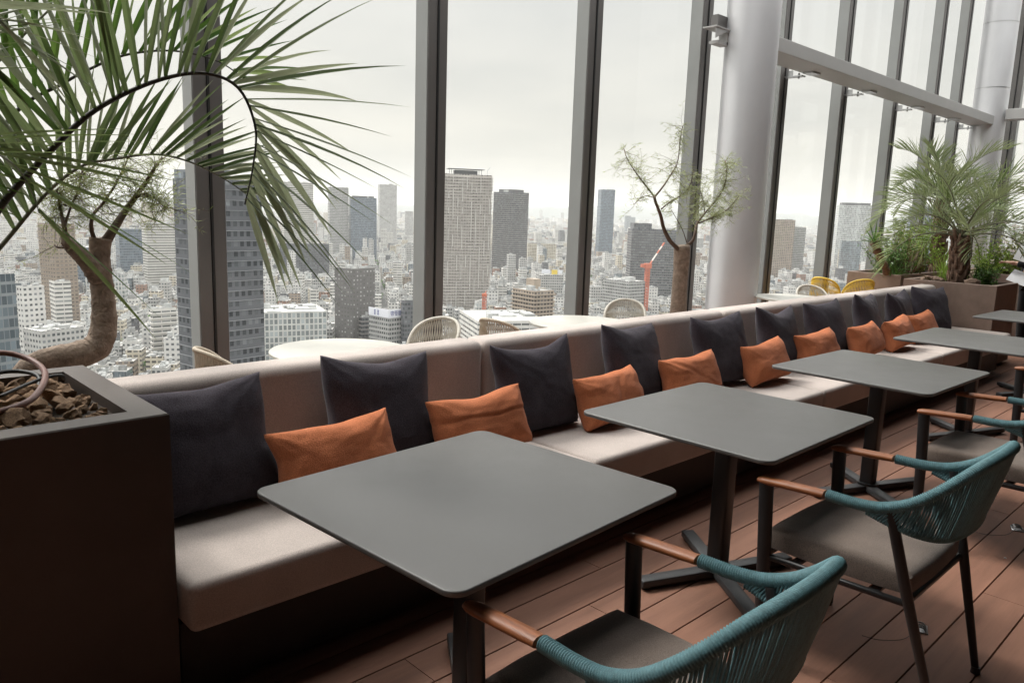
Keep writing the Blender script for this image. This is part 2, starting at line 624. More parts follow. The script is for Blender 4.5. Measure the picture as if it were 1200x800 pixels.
COLX, COLY = 7.66, 4.45
column(COLX, COLY, 0.275, 'thick pale silver round column standing behind the sofa, right of the thin-leaved tree', (6.5,))
column(16.0, 4.45, 0.275, 'far silver round column in the corner above the far palm, with ring joints', (2.2, 3.95, 5.05, 6.6))

# steel beam between the columns, brackets to the mullions
t = thing('steel_beam', 'grey painted box beam running from the thick column to the far column', 'beam', (COLX, 4.3, 3.314))
p = MB()
p.rbox(((16.0 - COLX) / 2, 0.19, 0.0755), (16.0 - COLX - 0.2, 0.38, 0.151), 0.006, 2)
p.build('box_section', M_beam, t)
for i in (8, 9, 10, 11, 12):
    lx = MX[i] + 0.04 - COLX
    b = MB()
    b.box((lx, 0.44, -0.045), (0.10, 0.22, 0.014))
    b.box((lx + 0.08, 0.27, -0.011), (0.2, 0.13, 0.02))
    b.box((lx - 0.03, 0.50, -0.02), (0.012, 0.09, 0.09))
    b.tube([(lx - 0.02, 0.38, -0.075), (lx - 0.02, 0.38, -0.01)], 0.012, 8)
    b.build('bracket', M_steel, t)
t = thing('steel_bracket', 'short grey beam stub and bracket tying the thick column to the mullion on its left', 'bracket', (COLX - 0.2, 4.6, 3.35))
b = MB()
b.box((-0.06, 0.07, 0.20), (0.26, 0.08, 0.12))
b.build('beam_stub', M_mull, t)
b = MB()
b.box((-0.15, 0.04, 0.115), (0.34, 0.16, 0.014))
b.box((-0.04, 0.04, 0.03), (0.03, 0.10, 0.12))
b.box((-0.12, 0.04, -0.02), (0.22, 0.10, 0.03))
b.add([(-0.3, -0.03, 0.0), (-0.3, -0.03, 0.11), (-0.06, -0.03, 0.11), (-0.3, -0.02, 0.0), (-0.3, -0.02, 0.11), (-0.06, -0.02, 0.11)], [(0, 2, 1), (3, 4, 5), (0, 1, 4, 3), (1, 2, 5, 4), (0, 3, 5, 2)])
b.build('mounting_plate', M_beam, t)
# beam of the side wall
t = thing('steel_beam', 'grey beam running along the side window wall to the right of the far column', 'beam', (16.0, 4.2, 3.40))
p = MB()
p.rbox((0, -1.5, 0.09), (0.3, 2.9, 0.18), 0.006, 2)
p.build('box_section', M_beam, t)
for y in YS[1:]:
    b = MB()
    b.box((0.45, y - 4.2, -0.05), (0.62, 0.14, 0.05))
    b.build('bracket', M_steel, t)

# ------------------------------------------------------------------ bench sofa
ST = 0.44
SECT = [(0.785, 2.62), (2.62, 4.96), (4.96, 7.30), (7.30, 9.42)]
SLAB = ['first taupe bench sofa section, beside the dark near planter', 'second taupe bench sofa section, behind the second grey table from the near planter',
        'third taupe bench sofa section, in front of the thick column', 'last taupe bench sofa section, ending at the far brown planter']
for (xa, xb), lab in zip(SECT, SLAB):
    t = thing('bench_sofa', lab, 'sofa', ((xa + xb) / 2, 2.5, 0), 0, 'sections of the long bench sofa')
    w = xb - xa
    p = MB()
    p.rbox((0, -0.37 + 0.39, 0.36), (w - 0.004, 0.78, 0.16), 0.028, 4)
    p.build('seat', M_taupe, t, smooth=True, angle=50)
    p = MB()
    p.rbox((0, 0.505, 0.50), (w - 0.004, 0.19, 0.76), 0.045, 5)
    p.build('backrest', M_taupe, t, smooth=True, angle=50)
    p = MB()
    p.box((0, 0.03, 0.1525), (w - 0.01, 0.60, 0.245))
    p.build('plinth', M_plinth, t)
    for fx in (-w / 2 + 0.30 + 0.35 * (xa > 2), w / 2 - 0.45):
        f = MB()
        f.cyl((fx, -0.18, 0.0), 0.013, 0.03, 12)
        f.build('foot', M_steel, t, smooth=True, angle=40)


# ------------------------------------------------------------------ cushions
def pillow(w, h, T, seed, sag=0.05, n=44, lean=0.0):
    rd = random.Random(seed)
    off = V((rd.uniform(-50, 50), rd.uniform(-50, 50), rd.uniform(-50, 50)))
    creases = [(rd.uniform(0, 6.28), rd.uniform(5, 11), rd.uniform(0.3, 1.0)) for _ in range(5)]
    ear = [rd.uniform(0.7, 1.3) for _ in range(4)]
    pin = (rd.uniform(-0.6, 0.6) + rd.choice((0, 0, 1.2)), rd.uniform(-0.5, 0.5), rd.uniform(0.0, 0.005))
    mbp = MB()
    idx = {}
    for side in (1, -1):
        for j in range(n + 1):
            for i in range(n + 1):
                u, v = -1 + 2 * i / n, -1 + 2 * j / n
                u, v = math.sin(u * math.pi / 2) * 0.35 + u * 0.65, math.sin(v * math.pi / 2) * 0.35 + v * 0.65
                edge = i in (0, n) or j in (0, n)
                if edge and side == -1:
                    idx[side, i, j] = idx[1, i, j]
                    continue
                x = w / 2 * u * (1 - 0.045 * (1 - v * v) + 0.02 * abs(u) * v * v * ear[(u > 0) + 2 * (v > 0)])
                z = h / 2 * v * (1 - 0.04 * (1 - u * u))
                z -= sag * (1 - u * u) ** 1.2 * max(0, (v + 0.2) / 1.2) ** 1.5
                z += 0.012 * mnoise.noise(V((u * 1.5, v * 1.5, 3)) + off)
                x += 0.012 * mnoise.noise(V((u * 1.5, v * 1.5, 9)) + off)
                th = T * (max(0, (1 - u ** 4) * (1 - v ** 4))) ** 0.55
                th *= 1 - 0.22 * v
                # folds: long soft ridges that start at the corners and seams
                f = 0
                for a, fr, am in creases:
                    f += am * math.sin((u * math.cos(a) + v * math.sin(a)) * fr + 2.5 * mnoise.noise(V((u, v, a)) * 1.3 + off))
                rim = min(1, max(abs(u), abs(v)) ** 3 + 0.25)
                cf = 0
                for ci, (cu, cv) in enumerate(((-1, -1), (1, -1), (-1, 1), (1, 1))):
                    du, dv = u - cu, (v - cv) * h / w
                    rr_ = math.hypot(du, dv)
                    cf += math.exp(-rr_ * 2.4) * math.sin(math.atan2(dv, du) * (9 + ear[ci] * 4) + ci * 2 + 2 * mnoise.noise(V((u * 2, v * 2, ci)) + off)) * ear[ci]
                # one long pinch line across the face
                pl = (u * math.cos(pin[0]) + v * math.sin(pin[0]) - pin[1]) + 0.12 * mnoise.noise(V((u * 2, v * 2, 30)) + off)
                wr = 0.0016 * f * rim + 0.003 * cf + 0.008 * mnoise.noise(V((u * 1.6, v * 1.6, side * 5)) + off) + 0.0022 * mnoise.noise(V((u * 6, v * 6, side * 7)) + off)
                wr -= pin[2] * math.exp(-(pl / 0.07) ** 2) - 0.5 * pin[2] * math.exp(-((pl - 0.13) / 0.1) ** 2)
                y = side * (th + wr * min(1, th / (0.3 * T)))
                if edge:
                    y = 0.004 * math.sin(9 * (u + v) + seed)
                idx[side, i, j] = len(mbp.v)
                mbp.v.append(V((x, -y, z + h / 2)))
        for j in range(n):
            for i in range(n):
                q = [idx[side, i, j], idx[side, i + 1, j], idx[side, i + 1, j + 1], idx[side, i, j + 1]]
                mbp.f.append(q if side == 1 else q[::-1])
                mbp.m.append(0)
    return mbp


def place_pillow(name, label, group, mbp, m, loc, yaw, lean, roll):
    M = Matrix.Rotation(yaw, 3, 'Z') @ Matrix.Rotation(-lean, 3, 'X') @ Matrix.Rotation(roll, 3, 'Y')
    zmin = min((M @ p).z for p in mbp.v)
    mbp.v = [M @ p for p in mbp.v]
    o = mbp.build(name, m, smooth=True)
    o.location = (loc[0], loc[1], loc[2] - zmin)
    tag(o, label, 'cushion', group)
    return o


DARK = [(1.07, 2.76, 1, -1, 'half hidden by the near planter'), (1.83, 2.79, -4, 3, 'behind the orange cushion nearest the near planter'),
        (2.77, 2.76, -3, -1, 'just right of the first sofa seam'), (3.63, 2.78, 4, 3, 'above the left corner of the second table'),
        (4.55, 2.76, -6, -1, 'leaning in front of the thin-leaved tree'), (5.36, 2.78, 0, 2, 'below the thick round column'),
        (6.20, 2.77, -5, -2, 'just right of the thick round column'), (7.03, 2.78, 8, 3, 'below the pale cord chair at the third sofa seam'),
        (7.78, 2.78, 4, -2, 'third from the far planter'), (8.62, 2.77, -16, 2, 'last one, leaning beside the far brown planter')]
for i, (x, y, yaw, roll, lab) in enumerate(DARK):
    place_pillow('dark_cushion', 'large charcoal linen cushion ' + lab, 'large charcoal cushions along the sofa',
                 pillow(0.52, 0.475, 0.092, 100 + i, sag=0.022 + 0.012 * (i % 3)), M_navy, (x, y - 0.13, ST + 0.002), R(yaw), R(17 - (i % 3) * 2), R(roll))
ORANGE = [(1.53, 2.60, -3, -3, 'nearest the near planter, between the first two charcoal cushions'), (2.27, 2.60, -6, -3, 'behind the far corner of the first table'),
          (3.19, 2.58, 3, -2, 'beside the left corner of the second table'), (3.97, 2.60, -3, -2, 'behind the far corner of the second table'),
          (4.87, 2.58, 0, -3, 'below the thick round column, left of the third table'), (5.68, 2.60, -4, -3, 'behind the left end of the third table'),
          (6.50, 2.56, 2, -2, 'fourth from the far planter end, above the third table'), (7.20, 2.56, 2, -3, 'second from the last, in front of two charcoal cushions'),
          (7.85, 2.58, -4, -2, 'smallest looking and last, before the far planter')]
for i, (x, y, yaw, roll, lab) in enumerate(ORANGE):
    place_pillow('orange_cushion', 'small orange lumbar cushion ' + lab, 'small orange cushions along the sofa',
                 pillow(0.52, 0.28, 0.092, 200 + i, sag=0.012), M_orange, (x, y - 0.11, ST + 0.002), R(yaw), R(22 - (i % 2) * 3), R(roll))


# ------------------------------------------------------------------ square tables
def make_table(label):
    t = thing('bistro_table', label, 'table', (0, 0, 0), 0, 'grey tables in front of the bench sofa')
    bm = bmesh.new()
    a, b_, r = 0.4725, 0.43, 0.045
    ring = []
    for cx, cy, s in ((a - r, b_ - r, 0), (-a + r, b_ - r, 90), (-a + r, -b_ + r, 180), (a - r, -b_ + r, 270)):
        for k in range(9):
            an = R(s + k * 90 / 8)
            ring.append((cx + r * math.cos(an), cy + r * math.sin(an)))
    vs = [bm.verts.new((x, y, 0.714)) for x, y in ring]
    f = bm.faces.new(vs)
    ex = bmesh.ops.extrude_face_region(bm, geom=[f])
    top = [e for e in ex['geom'] if isinstance(e, bmesh.types.BMVert)]
    for v in top:
        v.co.z = 0.73
    bm.normal_update()
    es = [e for e in bm.edges if len(e.link_faces) == 2 and abs(e.verts[0].co.z - e.verts[1].co.z) < 1e-5]
    bmesh.ops.bevel(bm, geom=es, offset=0.0045, segments=3, profile=0.5, affect='EDGES')
    bmesh.ops.recalc_face_normals(bm, faces=bm.faces)
    p = MB()
    p.bm(bm)
    p.build('tabletop', M_table, t, smooth=True, angle=40)
    p = MB()
    p.rbox((0, 0, 0.375), (0.075, 0.075, 0.66), 0.012, 3)
    p.build('pedestal', M_black, t, smooth=True, angle=40)
    p = MB()
    p.box((0, 0, 0.709), (0.34, 0.06, 0.009))
    p.box((0, 0, 0.6995), (0.06, 0.34, 0.009))
    p.build('top_plate', M_black, t)
    for an in (52, 157, 232, 337):
        f = MB()
        M = Matrix.Rotation(R(an), 3, 'Z')
        f.rbox(M @ V((0.20, 0, 0.0285)), (0.38, 0.062, 0.033), 0.006, 2, rot=M)
        f.build('foot', M_base, t, smooth=True, angle=40)
    p = MB()
    p.cyl((0, 0, 0.046), 0.06, 0.012, 24)
    for an in (52, 157, 232, 337):
        p.cyl((0.36 * math.cos(R(an)), 0.36 * math.sin(R(an)), 0.0), 0.018, 0.012, 12)
    p.build('glide', M_black, t, smooth=True, angle=40)
    return t


TAB = [(1.435, 1.635, 3.6, 'grey square table nearest the camera, beside the near planter'), (2.864, 1.625, 0.6, 'second grey square table, with the blue-green chair in front of its right half'),
       (4.50, 1.63, -1.2, 'third grey square table, in front of the thick round column'), (6.29, 1.63, 0.3, 'fourth grey square table, before the last orange cushions'),
       (8.38, 1.69, -1.0, 'farthest grey square table, beside the brown far planter')]
t0 = make_table(TAB[0][3])
for i, (x, y, rz, lab) in enumerate(TAB):
    if i == 0:
        t0.location = (x, y, 0)
        t0.rotation_euler = (0, 0, R(rz))
    else:
        dup(t0, (x, y, 0), R(rz), lab)


# ------------------------------------------------------------------ rope armchairs
def ridged(mbx, path, r, pitch, seg=10, rr=0.0022):
    L_ = sum((b - a).length for a, b in zip(path, path[1:]))
    n = max(8, int(L_ / pitch) * 4)
    pts = spline(path, n)
    mbx.tube(pts, [r + rr * (0.4, 1.0, 0.4, -1.0)[i % 4] for i in range(n)], seg, True)


def make_chair(label):
    t = thing('rope_armchair', label, 'chair', (0, 0, 0), 0, 'blue-green rope armchairs')
    half = [(0.296, 0.365, 0.668), (0.300, 0.27, 0.669), (0.302, 0.19, 0.680), (0.297, 0.115, 0.712), (0.277, 0.055, 0.757), (0.240, 0.008, 0.802), (0.185, -0.026, 0.837), (0.10, -0.044, 0.852), (0, -0.050, 0.856)]
    rail = [V(p) for p in half] + [V((-x, y, z)) for x, y, z in half[-2::-1]]
    lowh = [(0.300, 0.235, 0.654), (0.297, 0.175, 0.637), (0.282, 0.115, 0.620), (0.247, 0.065, 0.607), (0.19, 0.034, 0.598), (0.10, 0.018, 0.592), (0, 0.012, 0.590)]
    low = [V(p) for p in lowh] + [V((-x, y, z)) for x, y, z in lowh[-2::-1]]
    rail_s = spline(rail, 160)
    low_s = spline(low, 160)
    p = MB()
    ridged(p, spline(rail, 58), 0.0172, 0.0066, 12, 0.0022)
    p.build('top_rail', M_teal, t, smooth=True)
    p = MB()
    ridged(p, spline(low, 58), 0.011, 0.0075, 8, 0.0016)
    p.build('lower_rail', M_teal, t, smooth=True)
    p = MB()
    rl = spline(rail, 400)
    n = 92
    k0, k1 = 46, 400 - 47
    ll = spline(low, 400)
    for k in range(n):
        u = k / (n - 1)
        ia = int(k0 + (k1 - k0) * u)
        ib = int(min(399, max(0, 4 + (391) * u)))
        for lay in (-1, 1):
            jb = min(399, max(0, ib + lay * 3 + 2))
            a, b_ = rl[ia], ll[jb]
            mid = a.lerp(b_, 0.5)
            out = V((mid.x, mid.y - 0.25, 0)).normalized() * 0.010 * lay
            ja = a + out * 1.2
            jb2 = b_ + out * 0.8
            p.tube([ja, mid + out * 0.9 + V((0, -0.004, 0)), jb2], 0.0031, 5, False)
    p.build('rope_back', M_teal, t, smooth=True)
    for s in (-1, 1):
        p = MB()
        pts = spline([(s * 0.296, 0.372, 0.668), (s * 0.296, 0.45, 0.664), (s * 0.296, 0.54, 0.659), (s * 0.295, 0.607, 0.654)], 14)
        p.tube(pts, [0.0185] * 2 + [0.0195] * 9 + [0.019, 0.0175, 0.012], 14, True, flat=(0.72, 1.22))
        p.build('armrest', M_wood, t, smooth=True, angle=60)
        p = MB()
        p.tube([(s * 0.295, 0.578, 0.655), (s * 0.292, 0.565, 0.40), (s * 0.287, 0.555, 0.012)], [0.0235, 0.0225, 0.017], 12, True, flat=(1.15, 0.72))
        lg = p.build('leg', M_black, t, smooth=True, angle=50)
        q = MB()
        q.cyl((s * 0.287, 0.555, 0.0), 0.016, 0.014, 12)
        q.build('glide', M_black, lg, smooth=True, angle=50)
        p = MB()
        p.tube([(s * 0.296, 0.165, 0.675), (s * 0.272, 0.10, 0.42), (s * 0.215, -0.005, 0.012)], [0.017, 0.0175, 0.0125], 12, True)
        lg = p.build('leg', M_black, t, smooth=True, angle=50)
        q = MB()
        q.cyl((s * 0.213, -0.007, 0.0), 0.0165, 0.022, 12, 0.014)
        q.build('glide', M_black, lg, smooth=True, angle=50)
    p = MB()
    p.tube([(-0.292, 0.565, 0.385), (0.292, 0.565, 0.385), (0.268, 0.10, 0.385), (-0.268, 0.10, 0.385)], 0.0125, 10, closed=True)
    for y in (0.2, 0.33, 0.46):
        p.box((0, y, 0.385), (0.53, 0.03, 0.008))
    p.build('seat_frame', M_black, t, smooth=True, angle=50)
    # cushion with slightly domed top and a seam round the edge
    p = MB()
    bm = bmesh.new()
    bmesh.ops.create_grid(bm, x_segments=18, y_segments=18, size=0.5)
    top = bm.faces[:]
    for v in bm.verts:
        x, y = v.co.x * 2, v.co.y * 2
        wd = 0.258 if y > 0 else 0.258 - 0.012 * y * y
        xx = x * wd * (1 - 0.035 * y * y * x * x)
        yy = 0.345 + y * 0.25 * (1 - 0.035 * x * x * y * y)
        e = max(abs(x), abs(y))
        v.co = V((xx, yy, 0.472 + 0.012 * (1 - x * x) * (1 - y * y) - 0.016 * max(0, (e - 0.86) / 0.14) ** 2 + 0.002 * mnoise.noise(V((x * 3, y * 3, 1)))))
    ex = bmesh.ops.extrude_face_region(bm, geom=top)
    for v in [e for e in ex['geom'] if isinstance(e, bmesh.types.BMVert)]:
        x, y = v.co.x, v.co.y
        v.co.z = 0.402
    bmesh.ops.recalc_face_normals(bm, faces=bm.faces)
    p.bm(bm)
    p.build('seat_cushion', M_seat, t, smooth=True, angle=60)
    return t


CH = [(1.375, 0.632, 0, 'blue-green rope armchair nearest the camera, at the first table'), (2.714, 0.632, 0, 'blue-green rope armchair at the second table, seen whole with all its legs'),
      (4.258, 0.634, 0.5, 'blue-green rope armchair at the third table, cut by the photo edge'), (6.02, 0.64, -0.5, 'blue-green rope armchair at the fourth table, only its wooden arm tip in view'),
      (8.05, 0.66, 0, 'blue-green rope armchair at the farthest table')]
c0 = make_chair(CH[0][3])
for i, (x, y, rz, lab) in enumerate(CH):
    if i == 0:
        c0.location = (x, y, 0)
    else:
        dup(c0, (x, y, 0), R(rz), lab)

# small floor hardware on the deck
for x, y, lab in ((3.084, 0.861, 'small steel floor clip with thin cable, behind the second chair'), (4.551, 0.88, 'small steel floor clip with thin cable, near the right photo edge')):
    t = thing('floor_clip', lab, 'floor clip', (x, y, 0.0008), R(20), 'steel floor clips')
    p = MB()
    p.rbox((0, 0, 0.003), (0.07, 0.055, 0.005), 0.0015, 2)
    for a in range(3):
        p.tube(spline([(-0.025 + 0.02 * a, -0.02, 0.005), (-0.02 + 0.02 * a, -0.01, 0.018), (-0.018 + 0.02 * a, 0.012, 0.017), (-0.012 + 0.02 * a, 0.022, 0.005)], 8), 0.0035, 6)
    p.build('clip_plate', M_steel, t, smooth=True, angle=40)
    p = MB()
    p.tube(spline([(-0.02, 0.01, 0.006), (-0.12, 0.06, 0.003), (-0.17, 0.14, 0.003), (-0.17, 0.2, 0.003)], 24), 0.001, 5)
    p.build('cable', M_drip, t, smooth=True)
for x, y in ((3.598, 0.827), (4.094, 0.821)):
    p = MB()
    p.cyl((0, 0, 0), 0.006, 0.003, 12)
    o = p.build('deck_screw', M_steel, smooth=True, angle=40)
    o.location = (x, y, 0.0008)
    tag(o, 'small bright screw head on a brown deck board behind the second chair', 'screw', 'screw heads on the deck')
# ------------------------------------------------------------------ planters
def planter(label, x0, x1, y0, y1, h, m, rim=0.07, fill=0.09):
    t = thing('planter', label, 'planter', ((x0 + x1) / 2, (y0 + y1) / 2, 0))
    w, d = x1 - x0, y1 - y0
    p = MB()
    o = [(-w / 2, -d / 2), (w / 2, -d / 2), (w / 2, d / 2), (-w / 2, d / 2)]
    i = [(-w / 2 + rim, -d / 2 + rim), (w / 2 - rim, -d / 2 + rim), (w / 2 - rim, d / 2 - rim), (-w / 2 + rim, d / 2 - rim)]
    c = 0.004
    oc = [(x - c * (1 if x > 0 else -1), y - c * (1 if y > 0 else -1)) for x, y in o]
    vs = [(x, y, 0.03) for x, y in o] + [(x, y, h - c) for x, y in o] + [(x, y, h) for x, y in oc] + [(x, y, h) for x, y in i] + [(x, y, h - fill - 0.05) for x, y in i]
    fs = []
    for a in range(4):
        b_ = (a + 1) % 4
        for lv in range(4):
            fs.append((lv * 4 + a, lv * 4 + b_, lv * 4 + 4 + b_, lv * 4 + 4 + a))
    fs.append((3, 2, 1, 0))
    p.add(vs, fs)
    p.build('box_shell', m, t)
    p = MB()
    nx, ny = max(6, int(w * 14)), max(6, int(d * 14))
    for j in range(ny + 1):
        for k in range(nx + 1):
            x, y = -w / 2 + rim + (w - 2 * rim) * k / nx, -d / 2 + rim + (d - 2 * rim) * j / ny
            p.v.append(V((x, y, h - fill + 0.03 * mnoise.noise(V((x * 4, y * 4, h * 9))))))
    for j in range(ny):
        for k in range(nx):
            a = j * (nx + 1) + k
            p.f.append([a, a + 1, a + nx + 2, a + nx + 1])
            p.m.append(0)
    p.build('soil', M_soil, t, smooth=True)
    p = MB()
    p.box((0, 0, 0.015), (w - 0.08, d - 0.08, 0.03))
    p.build('base', M_black, t)
    return t


PLX = 0.772
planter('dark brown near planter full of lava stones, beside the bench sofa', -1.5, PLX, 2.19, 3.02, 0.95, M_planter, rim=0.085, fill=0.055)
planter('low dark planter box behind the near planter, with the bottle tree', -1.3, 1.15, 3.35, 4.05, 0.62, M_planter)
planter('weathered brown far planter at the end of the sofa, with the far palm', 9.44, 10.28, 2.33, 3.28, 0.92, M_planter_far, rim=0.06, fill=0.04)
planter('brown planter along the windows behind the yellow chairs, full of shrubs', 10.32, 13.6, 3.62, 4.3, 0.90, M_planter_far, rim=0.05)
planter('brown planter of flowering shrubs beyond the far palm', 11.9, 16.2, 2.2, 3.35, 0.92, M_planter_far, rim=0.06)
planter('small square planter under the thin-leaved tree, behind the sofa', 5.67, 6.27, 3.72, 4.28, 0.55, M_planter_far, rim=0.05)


def stone_mesh(seed, m):
    rd = random.Random(seed)
    bm = bmesh.new()
    bmesh.ops.create_icosphere(bm, subdivisions=3, radius=1)
    o = V((rd.uniform(0, 90), rd.uniform(0, 90), 0))
    sc = V((rd.uniform(0.8, 1.25), rd.uniform(0.6, 1.0), rd.uniform(0.5, 0.85)))
    cuts = [(V((rd.gauss(0, 1), rd.gauss(0, 1), rd.gauss(0, 1))).normalized(), rd.uniform(0.45, 0.8)) for _ in range(9)]
    for v in bm.verts:
        c = v.co.copy()
        for n_, d_ in cuts:
            k = c.dot(n_) - d_
            if k > 0:
                c -= n_ * k * 0.85
        c *= 1 + 0.34 * mnoise.noise(c * 1.7 + o) + 0.2 * mnoise.noise(c * 4 + o) + 0.1 * mnoise.noise(c * 9 + o)
        v.co = V((c.x * sc.x, c.y * sc.y, c.z * sc.z))
    p = MB()
    p.bm(bm)
    me_o = p.build('planter_stone', m, smooth=True, angle=35)
    return me_o


protos = [stone_mesh(k, M_stone) for k in range(8)]
rd = random.Random(11)
placed = []
used = [False] * 8
tries = 0
while len(placed) < 230 and tries < 30000:
    tries += 1
    r = rd.uniform(0.018, 0.034) if len(placed) > 60 else rd.uniform(0.030, 0.048)
    x, y = rd.uniform(-0.25, PLX - 0.088 - r * .8), rd.uniform(2.19 + 0.088 + r * .8, 3.02 - 0.088 - r * .8)
    if any((x - a) ** 2 + (y - b_) ** 2 < (0.66 * (r + c)) ** 2 for a, b_, c in placed):
        continue
    placed.append((x, y, r))
    k = rd.randrange(8)
    o = protos[k] if not used[k] else protos[k].copy()
    if used[k]:
        COL.objects.link(o)
    used[k] = True
    o.location = (x, y, 0.912 + r * rd.uniform(0.4, 0.8))
    o.scale = (r, r, r)
    o.rotation_euler = (rd.uniform(-0.5, 0.5), rd.uniform(-0.5, 0.5), rd.uniform(0, 6.28))
    tag(o, 'rough brown lava stone lying in the dark near planter', 'stone', 'lava stones in the near planter')
for k in range(8):
    if not used[k]:
        bpy.data.objects.remove(protos[k])
protos = [stone_mesh(50 + k, M_pale_stone) for k in range(3)]
for k, (x, y, r, lab) in enumerate(((9.63, 2.62, 0.10, 'reddish stone at the foot of the far palm, on the planter corner side'), (9.62, 2.98, 0.085, 'pale stone left of the far palm trunk'),
                                    (9.75, 3.14, 0.07, 'pale flat stone at the back rim of the far planter'))):
    o = protos[k]
    o.location = (x, y, 0.90 + r * 0.3)
    o.scale = (r, r * 1.2, r * 0.8)
    tag(o, lab, 'stone', 'stones in the far planter')

# hose loops on the stones
p = MB()
hz = [(0.15, 2.93, 0.98), (0.36, 2.95, 1.03), (0.50, 2.94, 1.035), (0.565, 2.91, 1.02), (0.595, 2.83, 1.0), (0.583, 2.708, 0.99), (0.529, 2.535, 0.985), (0.468, 2.43, 0.975), (0.36, 2.38, 0.965), (0.2, 2.36, 0.94)]
p.tube(spline(hz, 50), 0.0095, 12)
o = p.build('watering_hose', M_hose, smooth=True)
tag(o, 'reddish brown hose loop lying on the lava stones', 'hose')
p = MB()
p.tube(spline([(0.1, 2.5, 0.93), (0.3, 2.62, 0.97), (0.42, 2.78, 0.99), (0.52, 2.86, 0.985), (0.58, 2.8, 0.975), (0.56, 2.7, 0.95)], 40), 0.007, 8)
p.tube(spline([(0.44, 2.60, 0.965), (0.56, 2.70, 0.98), (0.63, 2.74, 0.98), (0.66, 2.82, 0.95)], 24), 0.0055, 8)
o = p.build('drip_line', M_drip, smooth=True)
tag(o, 'thin black irrigation tube curling over the lava stones', 'tube')


# ------------------------------------------------------------------ plants
def blade(mbx, base, d, up, length, width, bend, seg=6, fold=0.35, tip=1.0):
    """one leaf strip: folded along its midrib, tapering to a point, sagging under its weight"""
    pts, p, dd = [], V(base), V(d).normalized()
    step = length / seg
    vs = []
    for k in range(seg + 1):
        s = k / seg
        w = width * (0.45 + 1.1 * s if s < 0.3 else 0.78 * (1 - ((s - 0.3) / 0.7) ** 1.6 * tip) + 0.0)
        side = dd.cross(up)
        if side.length < 1e-4:
            side = dd.orthogonal()
        side.normalize()
        nrm = side.cross(dd).normalized()
        vs += [p - side * w * 0.5 + nrm * w * fold * 0.5, p.copy(), p + side * w * 0.5 + nrm * w * fold * 0.5]
        p = p + dd * step
        dd = (dd + V((0, 0, -1)) * bend * (0.4 + s) / seg).normalized()
    fs = []
    for k in range(seg):
        a = k * 3
        fs += [(a, a + 1, a + 4, a + 3), (a + 1, a + 2, a + 5, a + 4)]
    mbx.add(vs, fs)


def frond(t, path, outward, ln, wd, n, start, seed, rmat, lmat, r0=0.011, v_open=0.45, droop=0.5, fwd=(0.25, 0.95), seg=6, both=1.0, tipcut=0.5):
    """pinnate palm frond: stalk along path; two ranks of leaflets in a V that opens to `outward`"""
    rd = random.Random(seed)
    P = spline(path, 90)
    p = MB()
    p.tube(P, [r0 * (1 - 0.86 * (i / 89) ** 0.8) for i in range(90)], 8, True)
    st = p.build('frond_stalk', rmat, t, smooth=True, world=True)
    p = MB()
    for k in range(n):
        s = start + (1 - start) * (k / (n - 1)) ** 0.95
        i = min(88, max(1, int(s * 89)))
        T = (P[i + 1] - P[i - 1]).normalized()
        O = V(outward) if not callable(outward) else V(outward(s, P[i], T))
        O = (O - T * O.dot(T)).normalized()
        B = T.cross(O)
        q = (s - start) / (1 - start)
        env = min(1, 0.62 + 1.3 * q) * (1 - tipcut * max(0, (q - 0.55) / 0.45) ** 1.5)
        for side in (-1, 1):
            if rd.random() > both:
                continue
            vo = v_open * rd.uniform(0.75, 1.25)
            fw = fwd[0] + (fwd[1] - fwd[0]) * q + rd.uniform(-0.1, 0.1)
            d = T * fw + (O * math.cos(vo) + B * side * math.sin(vo)) * (1.05 - 0.25 * q) + V((rd.gauss(0, .05), rd.gauss(0, .05), rd.gauss(0, .05)))
            l_ = ln * env * rd.uniform(0.86, 1.1)
            blade(p, P[i], d, O + B * side * 0.9, l_, wd * rd.uniform(0.75, 1.15), droop * rd.uniform(0.5, 1.5), seg)
    p.build('leaflets', lmat, t, world=True)


# the big palm in the near planter
t = thing('feather_palm', 'big arching feather palm in the dark near planter, fronds across the upper left', 'palm', (0.08, 2.66, 0.88))
p = MB()
pts = [(0.08, 2.66, 0.85), (0.07, 2.66, 1.0), (0.05, 2.66, 1.14), (0.04, 2.66, 1.24)]
p.tube(pts, [0.095, 0.105, 0.10, 0.06], 16)
rd = random.Random(5)
for k in range(26):
    a = k * 2.4
    z = 0.92 + 0.30 * k / 26
    dx, dy = math.cos(a), math.sin(a)
    p.tube([(0.06 + dx * 0.085, 2.66 + dy * 0.085, z), (0.06 + dx * 0.125, 2.66 + dy * 0.125, z + 0.05), (0.06 + dx * 0.15, 2.66 + dy * 0.15, z + 0.12)], [0.032, 0.026, 0.014], 8, True, flat=(0.6, 1.2))
p.build('trunk', M_ptrunk, t, smooth=True, world=True)


def pathp(pts):
    return [at_y(x, y, d) for x, y, d in pts]


def out_left(s, P, T):
    # outer side of the arch: to the left of travel seen from the terrace
    side = T.cross(V((0, -1, 0)))
    return V((side.x, 0.05, side.z)) * -1


